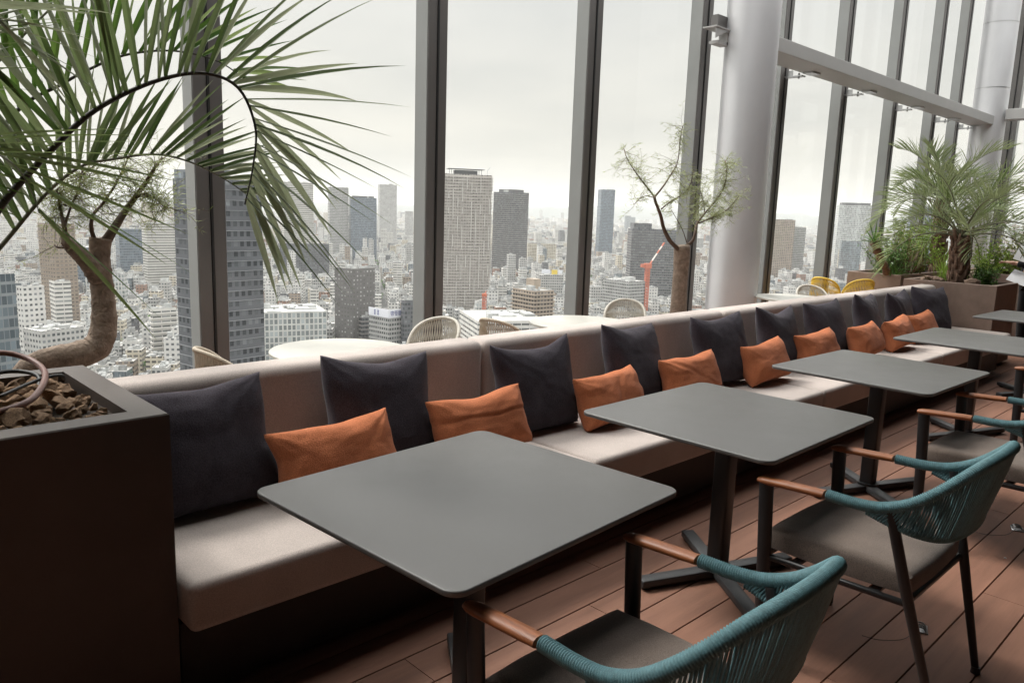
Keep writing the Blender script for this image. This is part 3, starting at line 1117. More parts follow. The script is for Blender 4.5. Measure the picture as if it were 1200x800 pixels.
crown = V((0.05, 2.66, 1.18))
frond(t, [crown] + pathp([(-55, 330, 2.64), (0, 243, 2.60), (60, 176, 2.57), (112, 129, 2.54), (180, 96, 2.50), (238, 86, 2.46), (279, 103, 2.42), (299, 148, 2.39), (297, 192, 2.37), (287, 240, 2.35)]),
      out_left, 0.54, 0.031, 44, 0.30, 21, M_rachis, M_palm, r0=0.016, v_open=0.5, droop=0.24, fwd=(0.15, 0.6), both=1.0, tipcut=0.2)
frond(t, [crown] + pathp([(-50, 345, 2.74), (0, 290, 2.76), (55, 226, 2.78), (95, 195, 2.78), (130, 187, 2.78), (180, 181, 2.76), (220, 189, 2.73), (260, 208, 2.70), (291, 229, 2.67)]),
      out_left, 0.34, 0.029, 30, 0.42, 22, M_rachis_pale, M_palm, r0=0.012, v_open=0.42, droop=0.12, fwd=(0.35, 1.0), both=0.95)
frond(t, [crown] + pathp([(-60, 230, 2.86), (20, 130, 2.92), (70, 100, 2.94), (105, 81, 2.95), (150, 64, 2.95), (205, 60, 2.94), (255, 72, 2.92), (290, 95, 2.9)]),
      out_left, 0.50, 0.033, 25, 0.22, 23, M_rachis, M_palm_green, r0=0.014, v_open=0.5, droop=0.15, fwd=(0.2, 0.9), both=1.0)
frond(t, [crown] + pathp([(-80, 240, 2.80), (-30, 110, 2.86), (15, 55, 2.88), (60, 10, 2.88), (110, -30, 2.86)]),
      out_left, 0.54, 0.042, 17, 0.25, 24, M_rachis_pale, M_palm_green, r0=0.014, v_open=0.8, droop=0.2, fwd=(0.3, 0.9))
# frond that comes forward over the planter: leaflets hang from it to the lower right
frond(t, [crown] + pathp([(-120, 190, 2.50), (-50, 165, 2.38), (0, 182, 2.30), (25, 203, 2.25), (40, 232, 2.22), (46, 250, 2.20)]),
      lambda s, P, T: V((0.9, -0.1, 0.15 - 0.2 * s)), 0.46, 0.017, 11, 0.50, 25, M_rachis_pale, M_palm_green, r0=0.009, v_open=0.18, droop=0.10, fwd=(0.1, 1.5), both=0.85, tipcut=0.1)
frond(t, [crown] + pathp([(-140, 120, 2.45), (-90, 20, 2.35), (-50, 0, 2.28), (-15, 12, 2.22), (10, 35, 2.18)]),
      lambda s, P, T: V((0.8, -0.1, -0.2)), 0.40, 0.016, 20, 0.4, 26, M_rachis_pale, M_palm, r0=0.009, v_open=0.7, droop=0.2, fwd=(0.3, 1.3), both=0.8)
# fronds leaning the other way, mostly outside the frame
frond(t, [crown, (-0.15, 2.5, 1.5), (-0.5, 2.3, 1.85), (-0.9, 2.1, 1.9), (-1.2, 2.0, 1.6)], lambda s, P, T: V((0, 0, 1)), 0.42, 0.022, 40, 0.25, 27, M_rachis, M_palm, r0=0.014, droop=0.5)
frond(t, [crown, (-0.1, 2.85, 1.6), (-0.4, 3.1, 2.0), (-0.8, 3.3, 2.15), (-1.2, 3.4, 1.9)], lambda s, P, T: V((0, 0, 1)), 0.42, 0.022, 40, 0.25, 28, M_rachis, M_palm, r0=0.014, droop=0.5)


def needles(mbx, pts, n, spread, ln, wd, rd, hang=0.3):
    for _ in range(n):
        c = V(rd.choice(pts)) + V((rd.gauss(0, spread), rd.gauss(0, spread), rd.gauss(0, spread)))
        d = V((rd.gauss(0, 1), rd.gauss(0, 1), rd.gauss(0, 0.8) - hang)).normalized()
        s = d.orthogonal().normalized().cross(d) if rd.random() < .5 else d.orthogonal().normalized()
        e = c + d * ln * rd.uniform(0.6, 1.4)
        m_ = c.lerp(e, 0.5) + s * ln * 0.06
        mbx.add([c, m_ - s * wd, e, m_ + s * wd], [(0, 1, 2, 3)])


def sprig(mbt, mbl, base, d, ln, rd, nl=22, nlen=0.03, nw=0.0008, tw=0.0016, hang=0.2):
    """fine twig with needle leaves set along it in all directions"""
    pts, p, dd = [V(base)], V(base), V(d).normalized()
    for k in range(5):
        dd = (dd + V((rd.gauss(0, .28), rd.gauss(0, .28), rd.gauss(0, .25) - hang * 0.1))).normalized()
        p = p + dd * ln / 5
        pts.append(p.copy())
    mbt.tube(pts, [tw * (1 - 0.15 * k) for k in range(6)], 4, False)
    for _ in range(nl):
        k = rd.randrange(1, 6)
        c = pts[k - 1].lerp(pts[k], rd.random())
        ax = (pts[k] - pts[k - 1]).normalized()
        r_ = V((rd.gauss(0, 1), rd.gauss(0, 1), rd.gauss(0, 1))).normalized()
        v = (ax * rd.uniform(0.3, 1.1) + r_ - V((0, 0, hang * 0.4))).normalized()
        s = v.orthogonal().normalized()
        e = c + v * nlen * rd.uniform(0.6, 1.35)
        m_ = c.lerp(e, 0.5)
        mbl.add([c - s * nw, m_ - s * nw * 1.2, e, m_ + s * nw * 1.2], [(0, 1, 2, 3)])


# bottle tree: smooth swollen trunk that lies along the box then turns up
TY = 3.55
t = thing('bottle_tree', 'bottle tree with a bent swollen trunk, behind the near planter under the palm', 'tree', (at_y(40, 412, TY).x - 0.2, TY, 0.55))
p = MB()
def bark_tube(px, rr_, n=50):
    Q = spline([at_y(x, y, TY + o) for x, y, o in px], n)
    m_ = len(rr_) - 1
    rad = []
    for i in range(n):
        u = i / (n - 1) * m_
        k = min(m_ - 1, int(u))
        rad.append(rr_[k] + (rr_[k + 1] - rr_[k]) * (u - k) + 0.003 * mnoise.noise(V((i * .45, rr_[0] * 99, 0))) + (0.0022 if i % 6 == 0 else 0))
    p.tube(Q, rad, 22)


bark_tube([(118, 279, 0), (117, 292, 0), (117, 308, 0), (119, 328, 0), (121, 350, 0), (122, 372, 0), (120, 392, 0), (111, 408, 0), (92, 415, 0), (66, 418, 0), (43, 424, 0), (26, 436, 0), (12, 460, 0), (2, 500, 0)],
          [0.044, 0.041, 0.043, 0.046, 0.049, 0.053, 0.057, 0.056, 0.048, 0.042, 0.037, 0.035, 0.035, 0.036], 90)
bark_tube([(119, 332, 0), (108, 314, -.02), (96, 300, -.03), (84, 290, -.03), (78, 283, -.03), (76, 272, -.03)], [0.040, 0.040, 0.036, 0.032, 0.024, 0.011])
p.build('trunk', M_bark, t, smooth=True, world=True)
rd = random.Random(31)
LIMBS = [([(77, 276), (75, 265), (72, 250), (69, 236), (66, 222)], (0.012, 0.003)),
         ([(121, 288), (131, 272), (145, 250), (158, 232), (172, 212), (182, 196), (190, 185)], (0.026, 0.005)),
         ([(112, 284), (107, 268), (109, 252), (119, 240), (133, 220), (146, 195), (152, 180)], (0.011, 0.003)),
         ([(75, 266), (84, 240), (92, 222), (96, 200)], (0.007, 0.002)), ([(160, 230), (172, 228), (186, 236), (194, 246)], (0.006, 0.002)),
         ([(78, 290), (68, 290), (64, 287)], (0.006, 0.003))]
p = MB()
tw, lf = MB(), MB()
for pts, (ra, rb) in LIMBS:
    Q = spline([at_y(x, y, TY + 0.05 * math.sin(k * 1.3 + ra * 900) * min(1, k / 2)) for k, (x, y) in enumerate(pts)], 26)
    p.tube(Q, [ra + (rb - ra) * (i / 25) ** 0.55 for i in range(26)], 10)
    for _ in range(46 if len(pts) > 3 else 2):
        k = rd.randrange(9, 26)
        sprig(tw, lf, Q[k], V((rd.gauss(0, 1), rd.gauss(0, 0.9), rd.gauss(0.1, 0.7))), rd.uniform(0.08, 0.22), rd, 26, 0.034, 0.0012)
p.build('limbs', M_twig, t, smooth=True, world=True)
tw.build('twigs', M_twig, t, world=True)
lf.build('foliage', M_needle, t, world=True)

# thin-leaved tree by the thick column
TY = 4.0
t = thing('bottle_tree', 'small thin-leaved tree with a straight pale trunk, between mullion and thick column', 'tree', (5.97, TY, 0.5))
p = MB()
P_ = spline([(5.985, TY, 0.45), at_y(795, 362, TY), at_y(796, 340, TY), at_y(798, 315, TY), at_y(799, 297, TY), at_y(799, 288, TY)], 30)
p.tube(P_, [0.088 - 0.02 * min(1, i / 14) + (0.004 if i > 22 else 0) + 0.002 * mnoise.noise(V((i * .5, 3, 0))) for i in range(30)], 20)
p.build('trunk', M_bark, t, smooth=True, world=True)
LIMBS = [([(795, 292), (785, 282), (778, 268), (774, 252), (768, 236), (767, 230)], (0.022, 0.012)),
         ([(768, 232), (757, 218), (745, 202), (735, 186), (731, 174)], (0.009, 0.003)), ([(767, 231), (776, 220), (786, 205), (794, 190), (797, 165), (800, 148)], (0.009, 0.003)),
         ([(775, 245), (786, 236), (800, 228), (808, 218), (812, 205)], (0.007, 0.003)), ([(768, 232), (755, 230), (742, 240)], (0.004, 0.002)),
         ([(803, 289), (812, 282), (815, 270), (817, 262), (826, 250), (838, 236), (848, 220), (852, 200), (850, 188)], (0.017, 0.004)),
         ([(818, 262), (832, 256), (846, 250), (858, 240), (866, 230)], (0.007, 0.003)), ([(806, 288), (800, 270), (792, 255), (786, 245)], (0.005, 0.002)),
         ([(826, 250), (824, 235), (820, 222)], (0.005, 0.002))]
p = MB()
tw, lf = MB(), MB()
rd = random.Random(37)
for li, (pts, (ra, rb)) in enumerate(LIMBS):
    Q = spline([at_y(x, y, TY + 0.08 * math.sin(k * 1.1 + li * 2) * min(1, k / 2)) for k, (x, y) in enumerate(pts)], 26)
    p.tube(Q, [ra + (rb - ra) * (i / 25) ** 0.6 for i in range(26)], 10)
    dense = {1: 30, 2: 44, 3: 46, 4: 12, 5: 90, 6: 70, 7: 10, 8: 34}.get(li, 0)
    for _ in range(dense):
        k = rd.randrange(10 if li == 5 else 8, 26)
        sprig(tw, lf, Q[k], V((rd.gauss(0, 1), rd.gauss(0, 1), rd.gauss(0.05, 0.8))), rd.uniform(0.10, 0.26), rd, 26, 0.05, 0.0017, hang=0.5)
p.build('limbs', M_twig, t, smooth=True, world=True)
tw.build('twigs', M_twig, t, world=True)
lf.build('foliage', M_needle_far, t, world=True)


# far palms
def crown_palm(label, base, top, tr_, nf, fl, ll, lw, seed, rmat, lmat, nl=25):
    t = thing('feather_palm', label, 'palm', base)
    rd = random.Random(seed)
    base, top = V(base), V(top)
    p = MB()
    ax = spline([base - V((0, 0, 0.05)), base.lerp(top, 0.5) + V((0.01, 0, 0)), top], 20)
    p.tube(ax, [tr_ * (1.15 - 0.25 * i / 19) for i in range(20)], 14)
    for k in range(46):
        a = k * 2.4
        c = ax[min(19, int(k / 46 * 20))]
        d = V((math.cos(a), math.sin(a), 0))
        p.tube([c + d * tr_ * 0.85, c + d * tr_ * 1.25 + V((0, 0, 0.05)), c + d * tr_ * 1.35 + V((0, 0, 0.13))], [tr_ * 0.3, tr_ * 0.26, tr_ * 0.1], 6, True)
    p.build('trunk', M_ptrunk, t, smooth=True, world=True)
    for k in range(nf):
        a = k * 2.399 + rd.uniform(-.3, .3)
        e = 0.15 + 1.15 * (k / nf) + rd.uniform(-.1, .1)
        d = V((math.cos(a) * math.cos(e), math.sin(a) * math.cos(e), math.sin(e)))
        pts, q, dd = [top.copy()], top.copy(), d.copy()
        f_ = fl * rd.uniform(0.85, 1.15)
        for s in range(6):
            q = q + dd * f_ / 6
            dd = (dd + V((0, 0, -0.17 - 0.10 * s * (1.15 - e / 1.5)))).normalized()
            pts.append(q.copy())
        frond(t, pts, lambda s, P, T: V((0, 0, 1)), ll, lw, nl, 0.22, seed * 100 + k, rmat, lmat, r0=0.012, v_open=0.75, droop=0.7, fwd=(0.35, 1.1), seg=4)


crown_palm('full blue-green feather palm with a thick trunk in the far planter', (9.86, 2.84, 0.90), (9.72, 2.82, 1.42), 0.08, 20, 0.98, 0.37, 0.018, 61, M_rachis_pale, M_palm_far)
crown_palm('slimmer feather palm with a bare brown trunk, behind the full far palm', (12.25, 3.82, 0.86), (12.1, 3.8, 1.86), 0.085, 18, 1.0, 0.36, 0.024, 62, M_rachis_pale, M_palm_far)


def fan_plant(name, label, base, top, n, ln, wd, lmat, seed):
    t = thing(name, label, 'plant', base)
    rd = random.Random(seed)
    base, top = V(base), V(top)
    p = MB()
    ax = spline([base, base.lerp(top, 0.5) + V((-0.04, 0, 0.02)), top], 16)
    p.tube(ax, [0.042 + 0.012 * (i % 3 == 0) for i in range(16)], 10)
    p.build('trunk', M_ptrunk, t, smooth=True, world=True)
    p = MB()
    for k in range(n):
        a, e = k * 2.4, rd.uniform(0.1, 1.4)
        d = V((math.cos(a) * math.cos(e), math.sin(a) * math.cos(e), math.sin(e)))
        blade(p, top, d, V((0, 0, 1)), ln * rd.uniform(0.7, 1.1), wd, 0.25, 5)
    p.build('leaves', lmat, t, world=True)


def tuft(label, base, n, ln, wd, lmat, seed, emin=0.5, emax=1.45, spread=0.08, bend=0.5, name='grass_tuft', stems=None, cat='plant'):
    t = thing(name, label, cat, base)
    rd = random.Random(seed)
    p = MB()
    for k in range(n):
        a, e = rd.uniform(0, 6.28), rd.uniform(emin, emax)
        d = V((math.cos(a) * math.cos(e), math.sin(a) * math.cos(e), math.sin(e)))
        b_ = V(base) + V((rd.gauss(0, spread), rd.gauss(0, spread), 0))
        blade(p, b_, d, V((0, 0, 1)), ln * rd.uniform(0.55, 1.15), wd * rd.uniform(.7, 1.2), bend * rd.uniform(.4, 1.5), 5)
    p.build('blades', lmat, t, world=True)
    return t


def shrub(label, base, h, w, ns, nl, lsize, lmat, seed, flowers=None, nfl=0, fsize=0.03, name='shrub'):
    """upright twigs from one foot, leaves set along them, flowers at their tips"""
    t = thing(name, label, 'shrub', base)
    rd = random.Random(seed)
    tw, lf, fl = MB(), MB(), MB()
    tips = []
    for k in range(ns):
        a, e = rd.uniform(0, 6.28), rd.uniform(0.35, 1.5)
        q = V(base) + V((rd.gauss(0, w * .15), rd.gauss(0, w * .15), 0))
        dd = V((math.cos(a) * math.cos(e) * w / h, math.sin(a) * math.cos(e) * w / h, math.sin(e))).normalized()
        l_ = h * rd.uniform(0.5, 1.1)
        pts = [q.copy()]
        for s in range(6):
            q = q + dd * l_ / 6
            dd = (dd + V((rd.gauss(0, .2), rd.gauss(0, .2), rd.gauss(.05, .12)))).normalized()
            pts.append(q.copy())
        tw.tube(pts, [0.004 - 0.0005 * s for s in range(7)], 4, False)
        tips.append(pts[-1])
        for _ in range(nl):
            s = rd.randrange(1, 7)
            c = pts[s - 1].lerp(pts[s], rd.random())
            v = V((rd.gauss(0, 1), rd.gauss(0, 1), rd.gauss(0.25, .7))).normalized()
            sd = v.orthogonal().normalized()
            sd = (Matrix.Rotation(rd.uniform(0, 6.28), 3, v) @ sd)
            l2 = lsize * rd.uniform(.6, 1.3)
            lf.add([c, c + v * l2 * .5 - sd * l2 * .2, c + v * l2, c + v * l2 * .5 + sd * l2 * .2], [(0, 1, 2, 3)])
    tw.build('stems', M_twig, t, world=True)
    lf.build('foliage', lmat, t, world=True)
    if flowers:
        for k in range(nfl):
            c = rd.choice(tips) + V((rd.gauss(0, .02), rd.gauss(0, .02), rd.gauss(0.01, .01)))
            for j in range(9):
                a = j * 0.698 + rd.random()
                e = rd.uniform(.1, 1.0)
                v = V((math.cos(a) * math.cos(e), math.sin(a) * math.cos(e), math.sin(e)))
                sd = v.orthogonal().normalized()
                fl.add([c, c + v * fsize * .6 - sd * fsize * .25, c + v * fsize, c + v * fsize * .6 + sd * fsize * .25], [(0, 1, 2, 3)])
        fl.build('flowers', flowers, t, world=True)
    return t


fan_plant('cycad', 'small cycad with a leaning scaly trunk and bright fan of leaves', (10.45, 3.80, 0.84), (9.90, 3.84, 1.30), 34, 0.28, 0.026, M_leaf_dark, 71)
tuft('low dark spiky rosette at the left end of the window planter', (10.42, 3.76, 0.84), 34, 0.26, 0.028, M_leaf_dark, 72, 0.2, 1.3, 0.04, 0.4)
shrub('feathery green bush right of the cycad', (10.55, 3.82, 0.84), 0.62, 0.38, 70, 46, 0.035, M_leaf_dark, 73)
shrub('tall thin-leaved bush left of the bronze sword plant', (11.05, 3.95, 0.84), 0.78, 0.3, 46, 40, 0.04, M_leaf_olive, 74)
tuft('bronze sword-leaved plant left of the far palm trunk', (10.85, 3.74, 0.86), 44, 0.55, 0.030, M_leaf_bronze, 75, 0.3, 1.4, 0.06, 0.3, name='sword_plant')
shrub('bright lime-green ferny bush behind the bronze sword plant', (11.55, 3.9, 0.84), 0.85, 0.4, 80, 50, 0.05, M_leaf_lime, 76)
tuft('dead brown leaf cluster at the left rim of the far planter', (9.68, 3.05, 0.88), 16, 0.20, 0.03, M_leaf_bronze, 77, 0.1, 0.8, 0.05, 0.5)
tuft('yellow-green arching grass behind the far palm trunk', (10.25, 3.05, 0.88), 120, 0.50, 0.010, M_leaf_lime, 78, 0.6, 1.5, 0.08, 0.7)
shrub('low dark green bush with a large pale pink flower, right of the far palm trunk', (9.98, 2.60, 0.88), 0.25, 0.22, 60, 40, 0.03, M_leaf_dark, 79)
t = thing('pale_flower', 'large pale pink flower head right of the far palm trunk', 'flower', (9.90, 2.80, 0.88))
p = MB()
p.tube([(9.90, 2.80, 0.88), (9.89, 2.80, 0.98), (9.88, 2.80, 1.05)], 0.005, 6)
p.build('stem', M_leaf_dark, t, world=True)
p = MB()
rd = random.Random(4)
for k in range(60):
    a, e = k * 2.4, rd.uniform(-0.2, 1.5)
    blade(p, (9.88, 2.80, 1.05), (math.cos(a) * math.cos(e), math.sin(a) * math.cos(e), math.sin(e)), V((0, 0, 1)), rd.uniform(.06, .10), 0.022, .4, 3)
p.build('petals', M_petal, t, world=True)
for k, (x, y, h, w, m_, fl_, lab) in enumerate([
        (12.3, 2.75, 0.55, 0.5, M_leaf_olive, M_petal, 'olive shrub with small white flowers, first beyond the far planter'),
        (13.0, 3.0, 0.75, 0.6, M_leaf_olive, M_petal, 'tall olive shrub dotted with white flowers beside the far column'),
        (13.8, 2.7, 0.95, 0.6, M_leaf_olive, M_petal, 'tallest white-flowered shrub near the right photo edge'),
        (12.7, 2.45, 0.42, 0.5, M_leaf_orange, None, 'orange-leaved low shrub above the person\'s hand'),
        (14.6, 3.0, 0.7, 0.7, M_leaf_lime, None, 'pale lime shrub in the last planter'),
        (15.4, 2.7, 0.8, 0.6, M_leaf_dark, M_petal, 'dark leafy shrub at the far end of the last planter'),
        (12.2, 3.1, 0.5, 0.5, M_leaf_lime, None, 'yellow-green shrub behind the pale pink flower')]):
    shrub(lab, (x, y, 0.86), h, w, 70, 36, 0.045, m_, 90 + k, fl_, 40, 0.035)


# ------------------------------------------------------------------ round tables and cord chairs behind the sofa
def round_table(label, x, y, r=0.40):
    t = thing('round_table', label, 'table', (x, y, 0), 0, 'round tables by the windows')
    p = MB()
    p.tube([(0, 0, 0.700), (0, 0, 0.704), (0, 0, 0.716), (0, 0, 0.72)], [r - 0.006, r, r, r - 0.005], 64)
    p.build('tabletop', M_rtop, t, smooth=True, angle=40)
    p = MB()
    p.cyl((0, 0, 0.012), 0.032, 0.69, 20)
    p.build('pedestal', M_base, t, smooth=True, angle=40)
    p = MB()
    p.tube([(0, 0, 0), (0, 0, 0.012), (0, 0, 0.02)], [0.24, 0.24, 0.05], 40)
    p.build('base', M_base, t, smooth=True, angle=40)
    return t


round_table('pale round table behind the sofa, below the white office block', 2.33, 3.84)
round_table('pale round table behind the sofa, left of the third mullion foot', 4.44, 3.84)
round_table('pale round table behind the sofa, right of the thick column', 7.93, 3.86)


def cord_chair(label, m, loc, rz, h=0.772, group='woven cord chairs by the windows'):
    t = thing('cord_chair', label, 'chair', loc, rz, group)
    rim, seat = [], []
    for k in range(41):
        a = R(-92 + 184 * k / 40)
        dr = 1 - abs(k - 20) / 20
        up = 0.50 + (h - 0.50) * math.sqrt(max(0, 1 - (1 - dr) ** 2))
        rr = 0.185 + 0.03 * dr
        rim.append(V((-math.cos(a) * rr - 0.03 * dr, math.sin(a) * rr * 0.98, up)))
        seat.append(V((-math.cos(a) * 0.19, math.sin(a) * 0.195, 0.43)))
    p = MB()
    ridged(p, rim, 0.012, 0.012, 8, 0.0014)
    p.build('rim', m, t, smooth=True)
    p = MB()
    for k in range(0, 41):
        for s in (-1, 1):
            j = min(40, max(0, k + s * 2))
            mid = rim[k].lerp(seat[j], 0.5)
            mid += V((mid.x, mid.y, 0)).normalized() * 0.02
            p.tube([rim[k], mid, seat[j]], 0.0036, 5, False)
    p.build('cord_back', m, t, smooth=True)
    p = MB()
    p.tube([(0, 0, 0.415), (0, 0, 0.425), (0, 0, 0.45), (0, 0, 0.455)], [0.18, 0.2, 0.2, 0.17], 36)
    p.build('seat', m, t, smooth=True, angle=50)
    for sx in (-1, 1):
        for sy in (-1, 1):
            p = MB()
            p.tube([(sx * 0.13, sy * 0.13, 0.42), (sx * 0.19, sy * 0.19, 0.0)], [0.012, 0.009], 8)
            p.build('leg', m, t, smooth=True, angle=50)
    return t


cord_chair('beige cord chair seen from its side, at the foot of the mullion behind the palm', M_wicker, (1.80, 3.98, 0), R(-8))
cord_chair('beige cord chair between the first round table and the second mullion', M_whitewick, (3.24, 4.17, 0), R(205))
cord_chair('beige cord chair with a shaded back, below the lattice tower', M_wicker, (3.90, 4.08, 0), R(8))
cord_chair('pale cord chair left of the thin-leaved tree trunk', M_whitewick, (5.47, 4.22, 0), R(215))
cord_chair('pale cord chair right of the thick column, beside the yellow chairs', M_whitewick, (8.85, 4.05, 0), R(225))
cord_chair('yellow cord chair turned sideways, behind the other yellow chair', M_yellow, (10.02, 4.42, 0), R(0), 0.82)
cord_chair('yellow cord chair facing away, in front of the cycad', M_yellow, (9.72, 3.93, 0), R(50), 0.86)
# ------------------------------------------------------------------ person at the right edge
def skin_mesh(name, pts, edges, rads, m, parent=None, sub=2, root=0):
    me = bpy.data.meshes.new(name)
    me.from_pydata([tuple(p) for p in pts], edges, [])
    o = bpy.data.objects.new(name, me)
    COL.objects.link(o)
    md = o.modifiers.new('skin', 'SKIN')
    for i, r in enumerate(rads):
        sv = me.skin_vertices[0].data[i]
        sv.radius = r if hasattr(r, '__len__') else (r, r)
        sv.use_root = (i == root)
    md.use_smooth_shade = True
    sb = o.modifiers.new('sub', 'SUBSURF')
    sb.levels = sb.render_levels = sub
    dg = bpy.context.evaluated_depsgraph_get()
    me2 = bpy.data.meshes.new_from_object(o.evaluated_get(dg))
    bpy.data.objects.remove(o)
    me2.name = name
    me2.materials.clear()
    me2.materials.append(m)
    me2.polygons.foreach_set('use_smooth', [True] * len(me2.polygons))
    o = bpy.data.objects.new(name, me2)
    COL.objects.link(o)
    if parent:
        o.parent = parent
    return o


PX, PY = 11.12, 2.36
# local frame: facing +y (towards the plants); built in world axes around the feet
J = {}


def chain(P, E, Rr, start, items):
    prev = start
    for p, r in items:
        P.append(V(p))
        Rr.append(r)
        E.append((prev, len(P) - 1))
        prev = len(P) - 1
    return prev


hand_w = V((-0.02, 0.27, 1.115))      # wrist of the reaching arm
P, E, Rr = [V((0, 0, 0.95))], [], [(0.15, 0.115)]
ch_ = chain(P, E, Rr, 0, [((0, 0.0, 1.10), (0.135, 0.10)), ((0, 0.01, 1.27), (0.155, 0.11)), ((0, 0.0, 1.38), (0.12, 0.085))])
chest = ch_ - 1
nk = chain(P, E, Rr, ch_, [((0, 0.01, 1.45), 0.052), ((0, 0.03, 1.52), 0.055), ((0, 0.04, 1.59), (0.074, 0.088)), ((0, 0.04, 1.67), (0.076, 0.09)), ((0, 0.03, 1.72), (0.05, 0.06))])
for s in (-1, 1):
    chain(P, E, Rr, 0, [((s * 0.095, 0, 0.86), 0.088), ((s * 0.105, 0.01, 0.50), 0.056), ((s * 0.11, -0.01, 0.30), 0.05), ((s * 0.11, -0.02, 0.09), 0.036), ((s * 0.115, 0.07, 0.04), 0.036), ((s * 0.12, 0.15, 0.03), 0.026)])


def arm(pts, fdir, up, pinky):
    w = chain(P, E, Rr, ch_, pts)
    wr = P[w]
    f, u = V(fdir).normalized(), V(up).normalized()
    sd = f.cross(u) * pinky
    pm = chain(P, E, Rr, w, [(wr + f * 0.045, (0.034, 0.018)), (wr + f * 0.085, (0.038, 0.015))])
    for k, (off, ln, curl) in enumerate(((0.030, 0.066, 0.1), (0.010, 0.076, 0.35), (-0.011, 0.070, 0.5), (-0.031, 0.054, 0.6))):
        b0 = wr + f * 0.094 - sd * off
        d1 = (f - u * curl * 0.5).normalized()
        d2 = (f - u * curl * 1.3).normalized()
        chain(P, E, Rr, pm, [(b0, 0.0098), (b0 + d1 * ln * 0.5, 0.0088), (b0 + d1 * ln * 0.5 + d2 * ln * 0.5, 0.0068)])
    th = wr + f * 0.03 - sd * 0.03
    chain(P, E, Rr, pm - 1, [(th, 0.0125), (th + (f * 0.7 - sd * 0.6).normalized() * 0.035, 0.0108), (th + (f * 0.9 - sd * 0.35).normalized() * 0.065, 0.0082)])


armL = [((-0.16, 0.0, 1.37), 0.055), ((-0.21, 0.01, 1.30), 0.05), ((-0.26, 0.08, 1.08), 0.04), ((-0.12, 0.20, 1.10), 0.034), (hand_w, (0.027, 0.02))]
armR = [((0.16, 0.0, 1.37), 0.055), ((0.21, 0.01, 1.30), 0.05), ((0.21, -0.04, 1.09), 0.04), ((0.16, 0.06, 0.94), 0.034), ((0.06, 0.16, 0.90), (0.027, 0.02))]
arm(armL, (0.62, 0.76, 0.12), (0.0, 0.1, 1), 1)
arm(armR, (-0.95, 0.2, -0.1), (0.1, 0, 1), -1)
body = skin_mesh('person', P, E, Rr, M_skin)
body.location = (PX, PY, 0)
body.rotation_euler = (0, 0, R(45))
tag(body, 'person in black clothes holding white papers, one hand reaching towards the plants', 'person')
# nose and ears as folds of the same head shape are too small to see here; hair and clothes are children
P, E, Rr = [V((0, 0.0, 1.68))], [], [(0.083, 0.093)]
chain(P, E, Rr, 0, [((0, 0.0, 1.735), (0.06, 0.065))])
chain(P, E, Rr, 0, [((0, -0.04, 1.60), (0.075, 0.05)), ((0, -0.05, 1.50), (0.06, 0.03))])
skin_mesh('hair', P, E, Rr, M_hair, body)
P, E, Rr = [V((0, 0, 0.93))], [], [(0.165, 0.13)]
c2 = chain(P, E, Rr, 0, [((0, 0.0, 1.10), (0.15, 0.115)), ((0, 0.01, 1.27), (0.17, 0.125)), ((0, 0.0, 1.385), (0.125, 0.09))])
chain(P, E, Rr, c2, [((0, 0.01, 1.44), 0.066)])
for a_ in (armL, armR):
    q = [(p, (r if not hasattr(r, '__len__') else r[0]) + 0.012) for p, r in a_[:-1]]
    q.append((V(a_[-2][0]).lerp(V(a_[-1][0]), 0.8), 0.042))
    chain(P, E, Rr, c2, q)
skin_mesh('jacket', P, E, Rr, M_blackcloth, body)
P, E, Rr = [V((0, 0, 0.97))], [], [(0.16, 0.122)]
for s in (-1, 1):
    chain(P, E, Rr, 0, [((s * 0.095, 0, 0.86), 0.102), ((s * 0.105, 0.01, 0.50), 0.075), ((s * 0.11, -0.01, 0.30), 0.07), ((s * 0.11, -0.015, 0.08), 0.066)])
skin_mesh('trousers', P, E, Rr, M_blackcloth, body)
def facing(n, a):
    return (V(n).to_track_quat('Z', 'Y') @ Euler((0, 0, R(a))).to_quaternion()).to_euler()


for lab, c, rot in (('white printed sheet of paper held above the black sleeve', at_x(1208, 299, 10.86), facing((-0.93, -0.2, 0.3), 72)),
                    ('plain white sheet of paper below the black sleeve', at_x(1199, 327, 10.87), facing((-0.62, -0.25, 0.75), 62))):
    p = MB()
    p.box((0, 0, 0), (0.21, 0.297, 0.0015))
    o = p.build('paper_sheet', M_paper)
    o.location = c
    o.rotation_euler = rot
    tag(o, lab, 'paper', 'papers held by the person')
    if 'printed' in lab:
        p = MB()
        for k in range(2):
            p.box((-0.02, 0.08 - 0.03 * k, 0.002), (0.11 - 0.03 * k, 0.006, 0.001))
        p.build('printed_line', M_ink, o)

